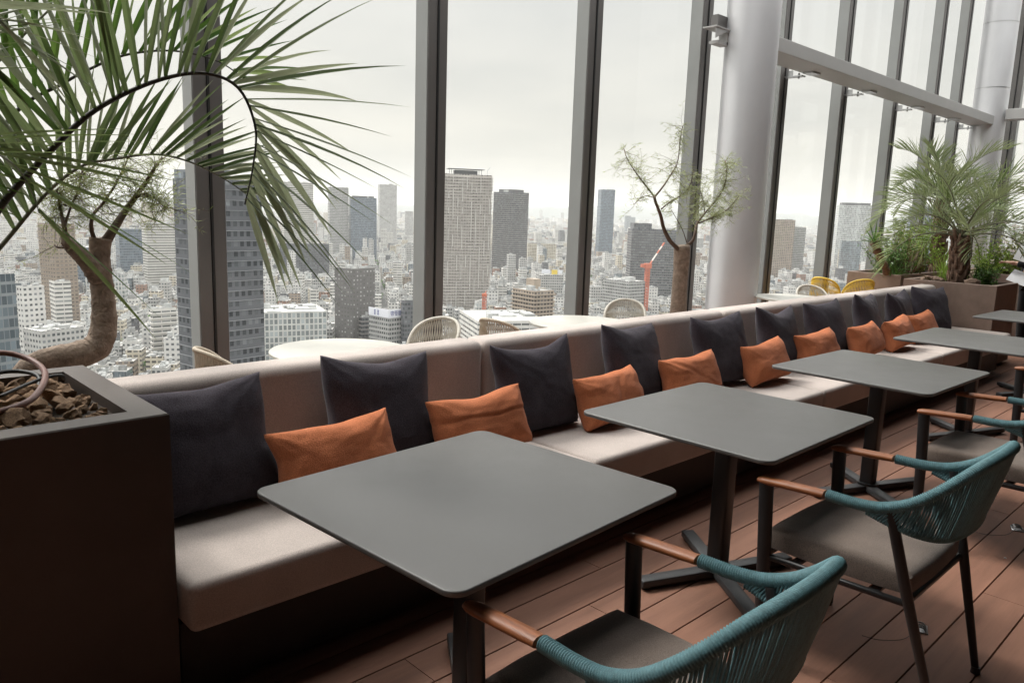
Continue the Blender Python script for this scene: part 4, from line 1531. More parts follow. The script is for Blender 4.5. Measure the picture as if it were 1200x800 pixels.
# ------------------------------------------------------------------ the city below
GZ = -115.0
F = {
    'white': facade('white_facade', (0.54, 0.53, 0.51), (0.10, 0.11, 0.12), 3.2, 3.4, (0.22, 0.74), (0.32, 0.74)),
    'whiteband': facade('white_band_facade', (0.53, 0.515, 0.485), (0.12, 0.13, 0.13), 6.0, 3.3, (0.04, 0.95), (0.42, 0.80)),
    'grey': facade('grey_facade', (0.38, 0.375, 0.36), (0.07, 0.08, 0.09), 2.8, 3.3, (0.2, 0.78), (0.3, 0.75)),
    'beige': facade('beige_facade', (0.50, 0.45, 0.36), (0.10, 0.095, 0.085), 3.6, 3.1, (0.12, 0.85), (0.40, 0.86)),
    'tan': facade('tan_facade', (0.29, 0.235, 0.185), (0.07, 0.06, 0.055), 3.4, 3.0, (0.15, 0.80), (0.38, 0.85)),
    'brick': facade('brick_facade', (0.24, 0.14, 0.10), (0.06, 0.055, 0.05), 3.2, 3.1, (0.25, 0.72), (0.32, 0.76)),
    'dark': facade('dark_facade', (0.10, 0.102, 0.11), (0.06, 0.07, 0.08), 2.6, 3.2, (0.12, 0.88), (0.28, 0.82)),
    'glass': facade('glass_facade', (0.20, 0.22, 0.23), (0.11, 0.14, 0.16), 1.8, 3.8, (0.06, 0.94), (0.12, 0.86), grough=0.08, lit=0.1),
    'blue': facade('blue_glass_facade', (0.13, 0.16, 0.19), (0.07, 0.095, 0.125), 2.2, 3.6, (0.08, 0.92), (0.25, 0.88), grough=0.08, lit=0.08),
    'pale': facade('pale_grid_facade', (0.47, 0.47, 0.45), (0.22, 0.25, 0.255), 3.0, 4.2, (0.24, 0.92), (0.10, 0.86), lit=0.2),
    'hotel': facade('dark_hotel_facade', (0.115, 0.11, 0.108), (0.16, 0.155, 0.15), 3.4, 3.1, (0.3, 0.68), (0.34, 0.70), lit=0.75),
    'slate': facade('slate_tower_facade', (0.10, 0.105, 0.115), (0.04, 0.048, 0.056), 2.4, 3.25, (0.22, 0.80), (0.36, 0.90), lit=0.35),
    'slateblue': facade('slate_blue_facade', (0.17, 0.185, 0.20), (0.10, 0.13, 0.155), 2.6, 3.25, (0.12, 0.62), (0.25, 0.80), lit=0.3),
    'lattice': facade('lattice_facade', (0.44, 0.41, 0.375), (0.17, 0.16, 0.15), 3.0, 3.2, (0.12, 0.88), (0.35, 0.85), lit=0.3),
    'louvre': facade('louvre_facade', (0.45, 0.44, 0.41), (0.16, 0.16, 0.15), 40, 3.3, (0.0, 1.0), (0.45, 0.82), lit=0.05),
    'gridgrey': facade('grid_grey_facade', (0.33, 0.33, 0.32), (0.07, 0.075, 0.08), 2.4, 3.3, (0.14, 0.84), (0.22, 0.72), lit=0.2),
}
M_roof = mat('roof_screed', (0.42, 0.41, 0.39), 0.85, col2=(0.27, 0.265, 0.25), vscale=0.12)
M_roofw = mat('pale_roof', (0.53, 0.52, 0.50), 0.8, col2=(0.38, 0.375, 0.36), vscale=0.15)
M_rooftop = mat('rooftop_plant_metal', (0.34, 0.345, 0.34), 0.6, var=0.35, vscale=0.2, island=0.35)
M_concrete = mat('balcony_concrete', (0.40, 0.375, 0.35), 0.8, var=0.1, vscale=0.2)
M_slate = mat('slate_slab_edge', (0.19, 0.195, 0.205), 0.7)
M_whitefin = mat('white_fin', (0.52, 0.50, 0.47), 0.7)
M_brownrail = mat('brown_balcony', (0.30, 0.245, 0.19), 0.8, var=0.12, vscale=0.2)
M_darkmetal = mat('dark_cladding', (0.06, 0.062, 0.066), 0.5)
M_street = mat('city_streets', (0.16, 0.16, 0.155), 0.9, col2=(0.09, 0.09, 0.09), vscale=0.01)
M_hill = mat('forested_hills', (0.04, 0.055, 0.05), 0.95, var=0.3, vscale=0.001)
M_orangep = mat('orange_crane_paint', (0.46, 0.12, 0.06), 0.5)
M_redw = mat('white_crane_paint', (0.6, 0.56, 0.52), 0.5)
M_signw = mat('white_sign_board', (0.66, 0.67, 0.72), 0.6)
M_signy = mat('yellow_sign_board', (0.68, 0.50, 0.05), 0.6)
M_signb = mat('blue_sign_ink', (0.05, 0.06, 0.22), 0.6)
M_green = mat('green_net', (0.10, 0.24, 0.19), 0.8)


def facade_box(me_v, me_f, me_m, uvs, c, w, d, z0, z1, rz, wall_i, roof_i, parapet=0.7, uo=0.0):
    """walls with metre UVs plus a roof sunk behind a parapet, appended to flat lists"""
    M = Matrix.Rotation(rz, 3, 'Z')
    hw, hd = w / 2, d / 2
    cs = [(-hw, -hd), (hw, -hd), (hw, hd), (-hw, hd)]
    o = len(me_v)
    C = V(c)
    for z in (z0, z1):
        for x, y in cs:
            me_v.append(C + M @ V((x, y, z)))
    t_ = 0.35
    for z in (z1, z1 - parapet):
        for x, y in cs:
            me_v.append(C + M @ V((x - t_ * (1 if x > 0 else -1), y - t_ * (1 if y > 0 else -1), z)))
    H = z1 - z0
    for a in range(4):
        b_ = (a + 1) % 4
        ln = w if a % 2 == 0 else d
        me_f.append((o + a, o + b_, o + 4 + b_, o + 4 + a))
        me_m.append(wall_i)
        uvs += [(uo, 0), (uo + ln, 0), (uo + ln, H), (uo, H)]
        me_f.append((o + 4 + a, o + 4 + b_, o + 8 + b_, o + 8 + a))
        me_m.append(roof_i)
        uvs += [(0, 0)] * 4
        me_f.append((o + 8 + a, o + 8 + b_, o + 12 + b_, o + 12 + a))
        me_m.append(roof_i)
        uvs += [(0, 0)] * 4
    me_f.append((o + 12, o + 13, o + 14, o + 15))
    me_m.append(roof_i)
    uvs += [(0, 0)] * 4


def city_mesh(name, data, mats):
    v, f, m, uv = data
    me = bpy.data.meshes.new(name)
    me.from_pydata([tuple(p) for p in v], [], f)
    for q in mats:
        me.materials.append(q)
    me.polygons.foreach_set('material_index', m)
    ul = me.uv_layers.new(name='UVMap')
    ul.data.foreach_set('uv', [c for p in uv for c in p])
    me.update()
    o = bpy.data.objects.new(name, me)
    COL.objects.link(o)
    return o


def rooftops(w, d, z, rd, n, hmax=4.5):
    p = MB()
    for k in range(n):
        a, b_ = rd.uniform(1.2, max(1.5, w * .28)), rd.uniform(1.2, max(1.5, d * .28))
        x, y = rd.uniform(-w / 2 + 1 + a / 2, w / 2 - 1 - a / 2) if w > a + 2.5 else 0, rd.uniform(-d / 2 + 1 + b_ / 2, d / 2 - 1 - b_ / 2) if d > b_ + 2.5 else 0
        h = rd.uniform(0.8, hmax if k == 0 else 2.2)
        if rd.random() < 0.15:
            p.cyl((x, y, z - 0.6), 0.9, h + 0.8, 10)
        else:
            p.box((x, y, z - 0.69 + h / 2), (a, b_, h))
    for k in range(rd.randrange(0, 3)):
        x, y = rd.uniform(-w / 3, w / 3), rd.uniform(-d / 3, d / 3)
        p.tube([(x, y, z - .6), (x, y, z + rd.uniform(2, 6))], 0.12, 4)
    return p


occupied = []   # circles on the ground already built on


def hero(name, label, x0, xc, x1, ytop, D, mk, ang=25, depth=None, roof=None, plants=6, balc=None, extra=None, roofh=4.5, cat='building'):
    """a recognisable building: nearest corner seen at px column xc, D metres away; faces run to columns x0 and x1"""
    pc = at_d(xc, ytop, D)
    z1 = pc.z
    az = math.atan2(pc.x, pc.y)                      # bearing of the corner
    a = R(ang)
    rightv = V((math.cos(az), -math.sin(az), 0))
    fwdv = V((math.sin(az), math.cos(az), 0))
    ux = rightv * math.cos(a) + fwdv * math.sin(a)    # along the right-hand face
    uy = -rightv * math.sin(a) + fwdv * math.cos(a)   # along the left-hand face
    k = D / math.hypot(FPX, 0) * 1.0
    sc = V((ray(xc, ytop).x, ray(xc, ytop).y, 0)).length
    k = D / FPX / sc
    w = max(3, (x1 - xc) * k / math.cos(a) / max(0.3, 1 - (x1 - xc) / FPX * math.tan(a)))
    d = (xc - x0) * k / math.sin(a) if xc - x0 > 1 else (depth or w * 0.7)
    if depth and xc - x0 <= 1:
        d = depth
    c = V((pc.x, pc.y, 0)) + ux * w / 2 + uy * d / 2
    rz = math.atan2(ux.y, ux.x)
    t = thing(name, label, cat, (c.x, c.y, GZ), rz)
    H = z1 - GZ
    data = ([], [], [], [])
    facade_box(*data, (0, 0, 0), w, d, 0, H, 0, 0, 1)
    o = city_mesh('walls', data, [F[mk], roof or M_roof])
    o.parent = t
    rd = random.Random(name + label)
    if plants:
        rooftops(w, d, H, rd, plants, roofh).build('rooftop_unit', M_rooftop, t)
    if balc:
        bm_, st, out, th = balc
        p = MB()
        z = H - st
        while z > 6:
            p.box((0, 0, z), (w + 2 * out, d + 2 * out, th))
            z -= st
        p.build('balcony_slabs', bm_, t)
    if extra:
        extra(t, w, d, H)
    occupied.append((c.x, c.y, math.hypot(w, d) / 2 * 0.92))
    return t


def lattice(t, w, d, H):
    rd = random.Random(77)
    p = MB()
    for face in range(4):
        ln = w if face % 2 == 0 else d
        for k in range(11):
            z = H - 3
            x = -ln / 2 + ln * (k + .5) / 11
            while z > 10:
                run = rd.choice((6.4, 9.6, 12.8, 16.0))
                if rd.random() < 0.5:
                    zc = z - run / 2
                    off = (d if face % 2 == 0 else w) / 2 + 1.25
                    if face == 0:
                        p.box((x, -off, zc), (0.7, 0.35, run))
                    elif face == 1:
                        p.box((off, x, zc), (0.35, 0.7, run))
                    elif face == 2:
                        p.box((x, off, zc), (0.7, 0.35, run))
                    else:
                        p.box((-off, x, zc), (0.35, 0.7, run))
                z -= run
    p.build('facade_fins', M_whitefin, t)
    p = MB()
    p.box((0, 0, H + 2.0), (w * .45, d * .45, 4.6))
    p.box((0, 0, H + 5.6), (w * .72, d * .72, 0.5))
    for sx in (-1, 1):
        for sy in (-1, 1):
            p.box((sx * w * .3, sy * d * .3, H + 3), (0.4, 0.4, 5))
    p.build('roof_canopy', M_darkmetal, t)
    p = MB()
    p.tube([(w * .42, -d * .3, H - .5), (w * .42, -d * .3, H + 5), (w * .48, -d * .3, H + 9)], 0.3, 5)
    p.build('roof_crane', M_rooftop, t)


def crown_box(f, h, m=None):
    def g(t, w, d, H):
        p = MB()
        p.box((0, 0, H + h / 2 - 0.69), (w * f, d * f, h))
        p.build('roof_structure', m or M_darkmetal, t)
    return g


def top_step(x, fw, h, mk):
    def g(t, w, d, H):
        data = ([], [], [], [])
        facade_box(*data, (x * w, 0, H - 0.69), w * fw, d * 0.9, 0, h, 0, 0, 1)
        o = city_mesh('upper_block', data, [F[mk], M_roof])
        o.parent = t
    return g


def hotel_sign(t, w, d, H):
    p = MB()
    p.box((0, -d / 2 - 0.2, H + 1.3), (w + 0.4, 0.3, 6.0))
    p.box((-w / 2 - 0.2, 0.1, H + 1.3), (0.3, d - 0.3, 6.0))
    b_ = p.build('sign_board', M_signw, t)
    for nm, txt, loc, rot, sz in (('sign_lettering', 'INN', (w * 0.06, -d / 2 - 0.40, H - 0.3), (R(90), 0, 0), 4.9),):
        fc = bpy.data.curves.new('sign_lettering', 'FONT')
        fc.body = txt
        fc.size = sz
        fc.extrude = 0.05
        fc.offset = 0.12
        fc.materials.append(M_signb)
        fo = bpy.data.objects.new(nm, fc)
        COL.objects.link(fo)
        dg = bpy.context.evaluated_depsgraph_get()
        me = bpy.data.meshes.new_from_object(fo.evaluated_get(dg))
        bpy.data.objects.remove(fo)
        fo = bpy.data.objects.new(nm, me)
        COL.objects.link(fo)
        fo.parent = b_
        fo.location = loc
        fo.rotation_euler = rot
    # the two square characters before INN, built from strokes
    p = MB()
    for x0_, st in ((-0.44 * w, [(0, .85, 1, .1), (0, .5, 1, .09), (.46, .5, .1, 1), (.08, .62, .09, .4), (.84, .62, .09, .4), (.2, .2, .1, .35), (.75, .2, .1, .35)]),
                    (-0.19 * w, [(0, .9, .45, .1), (.2, .5, .1, 1), (0, .55, .45, .1), (.5, .9, .5, .1), (.5, .1, .5, .1), (.5, .5, .09, .9), (.9, .5, .09, .9), (.6, .5, .35, .1)])):
        for sx, sz_, lw, lh in st:
            horiz = lw > lh
            cx = x0_ + (sx + (lw / 2 if horiz and sx < .46 else 0.05)) * 3.6
            p.box((cx, -d / 2 - 0.39, H - 0.3 + sz_ * 3.6), (lw * 3.6 if horiz else 0.42, 0.06, lh * 3.6 if not horiz else 0.42))
    p.build('sign_lettering', M_signb, b_)
    p = MB()
    for k, yy in enumerate((0.18, 0.02)):
        for zz in (-.1, 1.3, 2.6):
            p.box((-w / 2 - 0.40, yy * d, H + zz), (0.06, 1.9, 0.6))
        p.box((-w / 2 - 0.41, yy * d, H + 1.2), (0.06, 0.5, 3.8))
    p.build('sign_emblem', M_signb, b_)


def yellow_sign(t, w, d, H):
    for nm, x, z, sx, sz, m_ in (('yellow_billboard', 0.16, 3.4, 0.24, 5.5, M_signy), ('white_billboard', -0.2, 4.2, 0.36, 5.0, M_signw), ('white_billboard', 0.40, 3.6, 0.16, 4.6, M_signw)):
        p = MB()
        p.box((x * w, -d * .3, H + z), (sx * w, 0.6, sz))
        for s in (-.4, .4):
            p.box((x * w + s * sx * w, -d * .3 + .5, H + z / 2 - 0.6), (0.3, 0.3, z))
        p.build(nm, m_, t)


# --- near towers and blocks, left to right
hero('apartment_tower', 'slate-blue high-rise directly behind the first mullion, its grid facade filling the view', 203, 246, 303, 209, 262, 'slate', 32,
     balc=(M_slate, 3.25, 0.3, 0.22), plants=4, extra=top_step(-0.3, 0.4, 3.5, 'slateblue'))
hero('apartment_tower', 'beige apartment tower behind the left palm leaflets', 46, 62, 84, 262, 700, 'tan', 30, balc=(M_brownrail, 3.0, 0.5, 0.5), plants=4)
hero('office_block', 'narrow glass office at the left photo edge with a dark roof frame', -40, -14, 12, 322, 300, 'glass', 30)
hero('office_block', 'pale louvred office block left of the slate tower', 166, 171, 208, 262, 1060, 'louvre', 18, plants=8)
hero('office_block', 'dark blue office block behind the bottle tree fork', 138, 139, 171, 268, 1200, 'blue', 8, depth=38)
hero('office_block', 'wide blue-striped office left of the bottle tree trunk', 66, 67, 106, 290, 1000, 'blue', 8, depth=38)
hero('apartment_block', 'white stepped apartment block with slatted balconies, left of the slate tower', 176, 178, 204, 362, 560, 'whiteband', 20, balc=(M_whitefin, 3.3, 0.8, 1.0), depth=17)
hero('apartment_block', 'white blank-walled building between palm leaflets, far left', 20, 26, 48, 336, 580, 'white', 28, roof=M_roofw)
hero('apartment_block', 'cream blank slab beside the beige apartment tower', 62, 63, 80, 330, 690, 'whiteband', 12, depth=16)
hero('office_block', 'long low white roof building just under the bottle tree trunk', 30, 48, 92, 388, 500, 'grey', 30, roof=M_roofw, plants=10)
hero('white_tower', 'white striped high-rise behind the drooping palm tip', 330, 332, 366, 213, 1300, 'louvre', 10, depth=37)
hero('office_block', 'broad dark low office at the foot of the white striped high-rise', 326, 328, 384, 285, 1150, 'dark', 10, depth=48)
hero('high_rise', 'grey grid high-rise, left of a pair beyond the palm tip', 384, 386, 408, 219, 1700, 'gridgrey', 12, depth=44)
hero('high_rise', 'dark blue-glass high-rise, right of the grey grid one', 409, 411, 441, 231, 1700, 'blue', 10, depth=48, extra=crown_box(.8, 4))
hero('high_rise', 'distant slim grey high-rise, tallest left of the second mullion', 443, 445, 465, 216, 2300, 'grey', 12, depth=48)
hero('hotel_tower', 'charcoal hotel tower with pale window dots, above the first round table', 392, 413, 439, 315, 590, 'hotel', 42, plants=10, balc=None)
hero('office_block', 'white gridded office block above the first round table', 303, 304, 381, 366, 545, 'pale', 6, depth=42, plants=12, roof=M_roofw)
hero('hotel_block', 'pale hotel block with a white sign band reading INN', 432, 456, 475, 370, 560, 'gridgrey', 40, plants=6, extra=hotel_sign, roof=M_roofw)
hero('apartment_block', 'slim dark block between the charcoal hotel and the sign-band hotel', 421, 424, 436, 372, 590, 'dark', 25, depth=13, balc=(M_concrete, 3.1, .5, .3))
hero('office_block', 'dark office block left of the second mullion', 470, 474, 486, 352, 560, 'dark', 30)
hero('apartment_tower', 'tall beige lattice-fronted tower right of the second mullion', 514, 518, 577, 203, 833, 'lattice', 10, depth=47, plants=0, balc=(M_concrete, 3.2, 1.2, 0.55), extra=lattice)
hero('apartment_tower', 'black balcony tower beside the lattice tower', 578, 600, 620, 225, 1250, 'dark', 45, plants=2, balc=(M_concrete, 3.3, 0.9, 0.35), extra=crown_box(.7, 5))
hero('apartment_block', 'tan balcony block with a brown penthouse, left of the third mullion', 600, 626, 649, 341, 600, 'tan', 40, balc=(M_brownrail, 3.1, 1.0, 1.05), plants=3, extra=crown_box(.35, 9, M_brownrail))
hero('office_block', 'long low white-roofed building in front of the lattice tower', 536, 560, 641, 376, 500, 'whiteband', 14, roof=M_roofw, plants=9)
hero('office_block', 'grey-green office with yellow and white billboards on its roof', 628, 632, 660, 322, 950, 'grey', 14, depth=48, extra=yellow_sign)
hero('office_block', 'wide tan office slab above the billboards', 617, 619, 652, 285, 1600, 'beige', 10, depth=48)
hero('high_rise', 'slim blue-grey glass tower between the third mullion and the thin-leaved tree', 701, 705, 721, 222, 1900, 'blue', 15, depth=52)
hero('apartment_tower', 'dark tower with pale floor lines behind the thin-leaved tree', 736, 741, 797, 268, 1000, 'dark', 12, depth=48, balc=(M_concrete, 3.3, 0.5, 0.22), plants=5, extra=top_step(-0.28, 0.36, 8, 'dark'))
hero('office_block', 'grey window-grid office with a white end wall, left of the orange crane', 706, 737, 756, 330, 800, 'gridgrey', 48, plants=6, roof=M_roofw)
hero('office_block', 'small grey block left of the window-grid office', 690, 693, 708, 336, 880, 'grey', 20)
hero('high_rise', 'tan slab tower right of the thick column', 902, 908, 931, 257, 1500, 'tan', 12, depth=48)
hero('high_rise', 'lower grey block beside the tan slab tower', 930, 931, 944, 266, 1550, 'gridgrey', 10, depth=38)
hero('high_rise', 'hazy pale glass high-rise left of the cycad', 981, 984, 1020, 240, 1900, 'pale', 8, depth=61, extra=crown_box(.85, 6))
hero('high_rise', 'greenish mid-height block in front of the hazy glass high-rise', 985, 987, 1008, 282, 1500, 'glass', 12, depth=48)
hero('high_rise', 'blue-grey tower seen under the far palm crown', 1066, 1070, 1100, 243, 1700, 'blue', 12, depth=44)


# orange construction crane
cp = at_d(757, 345, 820)
t = thing('tower_crane', 'orange and white tower crane in front of the dark tower', 'crane', (cp.x, cp.y, GZ), R(-30))
zt = at_d(757, 313, 820).z - GZ
p = MB()
for sx in (-1, 1):
    for sy in (-1, 1):
        p.box((sx * 1.7, sy * 1.7, zt / 2), (0.9, 0.9, zt))
z = 3
while z < zt:
    for s in (-1, 1):
        p.box((0, s * 1.7, z), (3.6, 0.6, 0.7))
        p.box((s * 1.7, 0, z), (0.6, 3.6, 0.7))
        p.tube([(-1.7, s * 1.7, z), (1.7, s * 1.7, z + 3)], 0.22, 4)
    z += 3
p.build('mast', M_orangep, t)
p = MB()
p.box((0, 0, zt + 1.5), (7, 5, 5))
p.box((-5, 0, zt + 1.5), (5, 3.4, 3.4))
p.build('cab', M_orangep, t)
tip = V((17, 0, zt + 26))
for k in range(6):
    a, b_ = V((2, 0, zt + 3)).lerp(tip, k / 6), V((2, 0, zt + 3)).lerp(tip, (k + 1) / 6)
    p = MB()
    for s in (-.8, .8):
        p.tube([a + V((0, s, 0)), b_ + V((0, s, 0))], 0.5, 5)
    p.tube([a + V((0, -.8, 0)), b_ + V((0, .8, 0))], 0.3, 4)
    p.build('jib_segment', M_redw if k in (1, 2, 4) else M_orangep, t)
cp = at_d(567, 372, 620)
t = thing('tower_crane', 'small red crane in front of the lattice tower', 'crane', (cp.x, cp.y, GZ), R(20))
zt = at_d(567, 347, 620).z - GZ
p = MB()
for sx in (-1, 1):
    for sy in (-1, 1):
        p.box((sx * 1.1, sy * 1.1, zt / 2), (0.5, 0.5, zt))
for k in range(int(zt / 2.4)):
    p.box((0, 0, 2.4 * k + 1), (2.2, 2.2, 0.35))
p.build('mast', M_orangep, t)
p = MB()
p.box((0, 0, zt + 1), (3.4, 3, 2.4))
p.tube([(0, 0, zt + 1), (3, 0, zt + 4)], 0.3, 5)
p.build('cab', M_orangep, t)

# --- the mass of ordinary blocks on a street grid
GA = R(-33)
gx, gy = V((math.cos(GA), math.sin(GA), 0)), V((-math.sin(GA), math.cos(GA), 0))
rd = random.Random(2024)
KEYS = ['white', 'whiteband', 'grey', 'beige', 'tan', 'brick', 'dark', 'gridgrey', 'pale', 'glass']
WTS = [26, 18, 13, 12, 8, 4, 6, 8, 3, 3]
NAMES = {'white': 'white punched-window', 'whiteband': 'white band-window', 'grey': 'mid-grey', 'beige': 'beige', 'tan': 'tan brown', 'brick': 'red-brown brick',
         'dark': 'charcoal dark', 'gridgrey': 'grey grid-fronted', 'pale': 'pale gridded', 'glass': 'green-grey glass'}
lots = []


def clear_at(x, y, r):
    for ox, oy, orr in occupied:
        if (x - ox) ** 2 + (y - oy) ** 2 < (orr + r) ** 2:
            return False
    return True


def add_lots(dmin, dmax, bx, by, nx, ny, street, hlo, hhi, tall):
    n = int(dmax / min(bx, by)) + 3
    for i in range(-n, n):
        for j in range(-n, n):
            c0_ = gx * (i * bx) + gy * (j * by)
            D = math.hypot(c0_.x, c0_.y)
            if D < dmin or D > dmax:
                continue
            b_ = math.degrees(math.atan2(c0_.x, c0_.y))
            if b_ < 2 or b_ > 84:
                continue
            for a in range(nx):
                for q in range(ny):
                    lw, ld = (bx - street) / nx, (by - street) / ny
                    w, d = lw * rd.uniform(0.72, 0.97), ld * rd.uniform(0.72, 0.97)
                    x = -(bx - street) / 2 + lw * (a + .5)
                    y = -(by - street) / 2 + ld * (q + .5)
                    c = c0_ + gx * x + gy * y
                    if rd.random() < 0.05:
                        continue
                    u = rd.random()
                    h = hlo + (hhi - hlo) * u ** 1.8
                    if rd.random() < tall:
                        h = rd.uniform(hhi, hhi * 2.1)
                    D2 = math.hypot(c.x, c.y)
                    # nothing of the infill may cover the recognisable buildings' upper storeys
                    if D2 < 520:
                        h = min(h, 14 + rd.random() * 8)
                    elif D2 < 900:
                        h = min(h, 26 + rd.random() * 10)
                    if clear_at(c.x, c.y, math.hypot(w, d) * 0.40):
                        lots.append((c.x, c.y, w, d, h, D2, rd.choices(KEYS, WTS)[0]))


add_lots(430, 850, 40, 34, 3, 2, 7, 7, 24, 0.03)
add_lots(850, 1700, 44, 38, 3, 2, 7, 7, 26, 0.03)
add_lots(1700, 3400, 62, 54, 3, 2, 9, 8, 30, 0.03)
add_lots(3400, 9000, 130, 115, 3, 2, 16, 8, 34, 0.035)


def apparent(l):
    x, y, w, d, h, D, k = l
    return -(min(w, d) + 0.5 * h) / D


lots.sort(key=apparent)
NEAR = 285
for l in lots[:NEAR]:
    x, y, w, d, h, D, k = l
    size = 'low' if h < 17 else ('mid-height' if h < 30 else 'tall')
    data = ([], [], [], [])
    facade_box(*data, (0, 0, 0), w, d, 0, h, 0, 0, 1, uo=rd.uniform(0, 50))
    o = city_mesh('city_building', data, [F[k], M_roofw if rd.random() < .55 else M_roof])
    o.location = (x, y, GZ)
    o.rotation_euler = (0, 0, GA + rd.choice((0, 0, 0, R(3), R(-4))))
    tag(o, '%s %s flat-roofed block among the infill of the city' % (size, NAMES[k]), 'building', 'ordinary city blocks, %s %s' % (size, NAMES[k]))
    rooftops(w, d, h, rd, rd.randrange(4, 10)).build('rooftop_unit', M_rooftop, o)
data = ([], [], [], [])
fmats = [F[k] for k in KEYS] + [M_roof, M_roofw, M_rooftop]
for l in lots[NEAR:]:
    x, y, w, d, h, D, k = l
    facade_box(*data, (x, y, GZ), w, d, 0, h, GA, KEYS.index(k), 10 if rd.random() < .5 else 11, uo=rd.uniform(0, 50))
    if D < 1800:
        for _ in range(2):
            facade_box(*data, (x + rd.uniform(-w / 4, w / 4), y + rd.uniform(-d / 4, d / 4), GZ), rd.uniform(2, w * .4 + 2), rd.uniform(2, d * .4 + 2), h - 1, h + rd.uniform(1, 4), GA, 12, 12)
# scattered far high-rises
for _ in range(60):
    D = rd.uniform(2000, 8000)
    b_ = R(rd.uniform(4, 80))
    w = rd.uniform(20, 36)
    if clear_at(D * math.sin(b_), D * math.cos(b_), 60):
        facade_box(*data, (D * math.sin(b_), D * math.cos(b_), GZ), w, rd.uniform(18, 34), 0, rd.uniform(55, 125 if D < 3000 else 150), GA, rd.choice([1, 2, 3, 7, 8, 9]), 10)
o = city_mesh('city_blocks', data, fmats)
tag(o, 'dense far city of small blocks fading into haze towards the horizon', 'city', kind='stuff')

# street trees far below
p = MB()
for _ in range(900):
    D = rd.uniform(430, 1600)
    b_ = R(rd.uniform(3, 80))
    x, y = D * math.sin(b_), D * math.cos(b_)
    for k in range(5):
        c = V((x + rd.uniform(-4, 4), y + rd.uniform(-4, 4), GZ + rd.uniform(4, 9)))
        for q in range(6):
            v = V((rd.gauss(0, 1), rd.gauss(0, 1), rd.gauss(0, 1))).normalized()
            sd = v.orthogonal().normalized() * 1.1
            up = v.cross(sd)
            cc = c + V((rd.gauss(0, 1.2), rd.gauss(0, 1.2), rd.gauss(0, 1)))
            p.add([cc - sd - up, cc + sd - up, cc + sd + up, cc - sd + up], [(0, 1, 2, 3)])
o = p.build('street_trees', M_leaf_dark)
tag(o, 'dark green street trees between the city blocks far below', 'trees', kind='stuff')

# ground and hills
mb = MB()
mb.add([(-3000, -3000, GZ), (26000, -3000, GZ), (26000, 26000, GZ), (-3000, 26000, GZ)], [(0, 1, 2, 3)])
structure('city_ground', mb, M_street)
mb = MB()
nb, nr = 260, 14
for j in range(nr + 1):
    for i in range(nb + 1):
        b_ = R(-4 + 96 * i / nb)
        D = 9600 + j * 420
        bd = math.degrees(b_)
        amp = 1.0 if bd > 52 else 0.62 + 0.38 * max(0, (bd - 30) / 22) if bd > 30 else 0.62
        prof = math.sin(math.pi * min(1, j / nr * 1.0)) ** 0.8
        h = (205 + 85 * mnoise.noise(V((bd * 0.22, 1, 0))) + 60 * mnoise.noise(V((bd * .9, j * .4, 4)))) * amp * prof
        mb.v.append(V((D * math.sin(b_), D * math.cos(b_), GZ - 2 + max(0, h))))
for j in range(nr):
    for i in range(nb):
        a = j * (nb + 1) + i
        mb.f.append([a, a + 1, a + nb + 2, a + nb + 1])
        mb.m.append(0)
structure('hills', mb, M_hill, smooth=True)

# ------------------------------------------------------------------ air, sky, light
HAZE = True
if HAZE:
    m = bpy.data.materials.new('haze_air')
    m.use_nodes = True
    nt = m.node_tree
    nt.nodes.clear()
    out = nt.nodes.new('ShaderNodeOutputMaterial')
    pv = nt.nodes.new('ShaderNodeVolumePrincipled')
    pv.inputs['Color'].default_value = (0.90, 0.905, 0.90, 1)
    pv.inputs['Density'].default_value = 0.000085
    pv.inputs['Anisotropy'].default_value = 0.0
    L(nt, pv.outputs[0], out.inputs['Volume'])
    mb = MB()
    mb.box((11000, 11000, (GZ - 1.5 + 260) / 2), (30400, 30400, 260 - GZ + 1.5))
    o = mb.build('haze', m)
    tag(o, 'pale grey haze filling the air over the city', 'haze', kind='stuff')

W = bpy.data.worlds.new('World')
S.world = W
W.use_nodes = True
nt = W.node_tree
bg = nt.nodes['Background']
SUN_EL, SUN_AZ = 52, -14       # azimuth from +Y towards +X
sky = N(nt, 'ShaderNodeTexSky', sky_type='NISHITA')
sky.sun_disc = False
sky.sun_elevation = R(SUN_EL)
sky.sun_rotation = R(SUN_AZ)
sky.air_density = 1.0
sky.dust_density = 4.0
tc = N(nt, 'ShaderNodeTexCoord')
sp = N(nt, 'ShaderNodeSeparateXYZ')
L(nt, tc.outputs['Generated'], sp.inputs[0])
zc = N(nt, 'ShaderNodeMath', operation='MAXIMUM')
L(nt, sp.outputs['Z'], zc.inputs[0])
zc.inputs[1].default_value = 0.0
za = N(nt, 'ShaderNodeMath', operation='ADD')
L(nt, zc.outputs[0], za.inputs[0])
za.inputs[1].default_value = 0.12
dv = N(nt, 'ShaderNodeVectorMath', operation='DIVIDE')
cb = N(nt, 'ShaderNodeCombineXYZ')
for k in range(3):
    L(nt, za.outputs[0], cb.inputs[k])
L(nt, tc.outputs['Generated'], dv.inputs[0])
L(nt, cb.outputs[0], dv.inputs[1])
nz = N(nt, 'ShaderNodeTexNoise')
nz.inputs['Scale'].default_value = 0.75
nz.inputs['Detail'].default_value = 7
nz.inputs['Roughness'].default_value = 0.55
L(nt, dv.outputs[0], nz.inputs['Vector'])
cr = N(nt, 'ShaderNodeValToRGB')
cr.color_ramp.elements[0].position = 0.30
cr.color_ramp.elements[1].position = 0.70
cr.color_ramp.elements[0].color = (0.80, 0.815, 0.815, 1)
cr.color_ramp.elements[1].color = (1.0, 0.995, 0.965, 1)
L(nt, nz.outputs['Fac'], cr.inputs['Fac'])
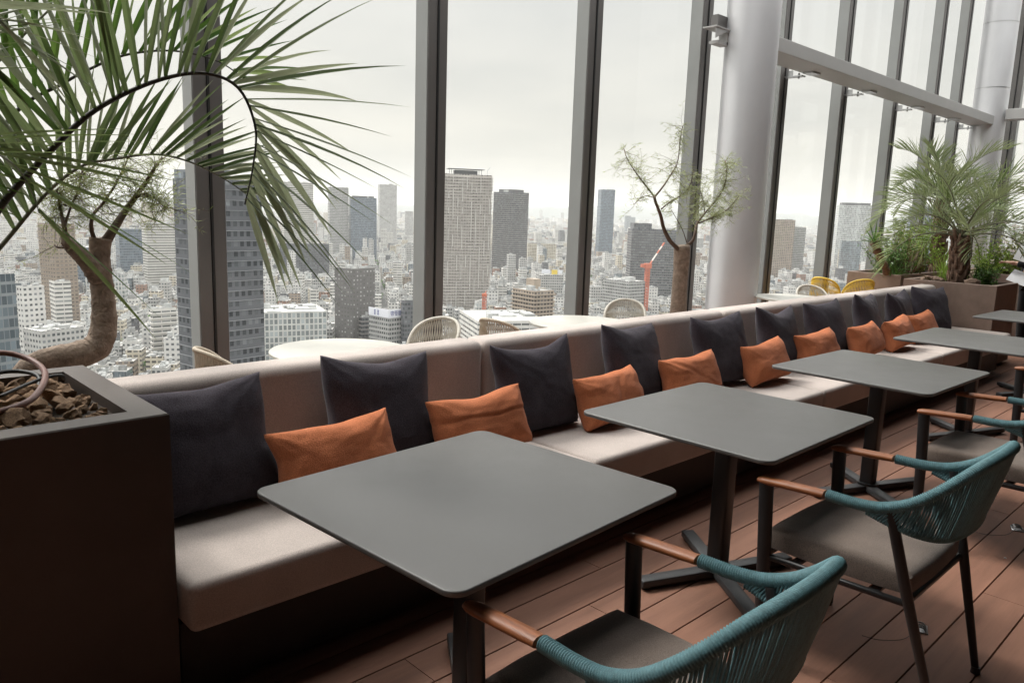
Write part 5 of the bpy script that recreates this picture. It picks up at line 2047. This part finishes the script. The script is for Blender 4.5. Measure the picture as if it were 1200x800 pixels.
# overcast: brighter high up than at the horizon, warm cream low down
warm = N(nt, 'ShaderNodeValToRGB')
e = warm.color_ramp.elements
e[0].position, e[0].color = 0.0, (0.655, 0.63, 0.575, 1)
e[1].position, e[1].color = 1.0, (3.2, 3.2, 3.2, 1)
for pos, c in ((0.07, (0.68, 0.66, 0.61, 1)), (0.30, (0.655, 0.655, 0.646, 1)), (0.6, (2.3, 2.3, 2.3, 1))):
    q = e.new(pos)
    q.color = c
L(nt, zc.outputs[0], warm.inputs['Fac'])
mu = N(nt, 'ShaderNodeMix', data_type='RGBA', blend_type='MULTIPLY')
mu.inputs[0].default_value = 1.0
L(nt, cr.outputs['Color'], mu.inputs[6])
L(nt, warm.outputs['Color'], mu.inputs[7])
sc_ = N(nt, 'ShaderNodeVectorMath', operation='SCALE')
L(nt, mu.outputs[2], sc_.inputs[0])
SKY_S = 0.10
sc_.inputs['Scale'].default_value = 0.90 / SKY_S
mx = N(nt, 'ShaderNodeMix', data_type='RGBA')
mx.inputs[0].default_value = 0.93
L(nt, sky.outputs['Color'], mx.inputs[6])
L(nt, sc_.outputs[0], mx.inputs[7])
L(nt, mx.outputs[2], bg.inputs['Color'])
bg.inputs['Strength'].default_value = SKY_S

sl = bpy.data.lights.new('sun', 'SUN')
sl.energy = 2.5
sl.angle = R(16)
sl.color = (1.0, 0.97, 0.92)
so = bpy.data.objects.new('sun', sl)
COL.objects.link(so)
d = V((math.sin(R(SUN_AZ)) * math.cos(R(SUN_EL)), math.cos(R(SUN_AZ)) * math.cos(R(SUN_EL)), math.sin(R(SUN_EL))))
so.rotation_euler = d.to_track_quat('Z', 'Y').to_euler()
so.location = (0, 20, 30)

vs_ = S.view_settings
vs_.view_transform = 'Standard'
vs_.look = 'None'
vs_.exposure = 0.66
vs_.gamma = 1
vs_.use_curve_mapping = False
cy = S.cycles
cy.use_denoising = True
cy.max_bounces = 8
cy.diffuse_bounces = 4
cy.glossy_bounces = 4
cy.transparent_max_bounces = 16
cy.volume_bounces = 1
cy.sample_clamp_indirect = 6
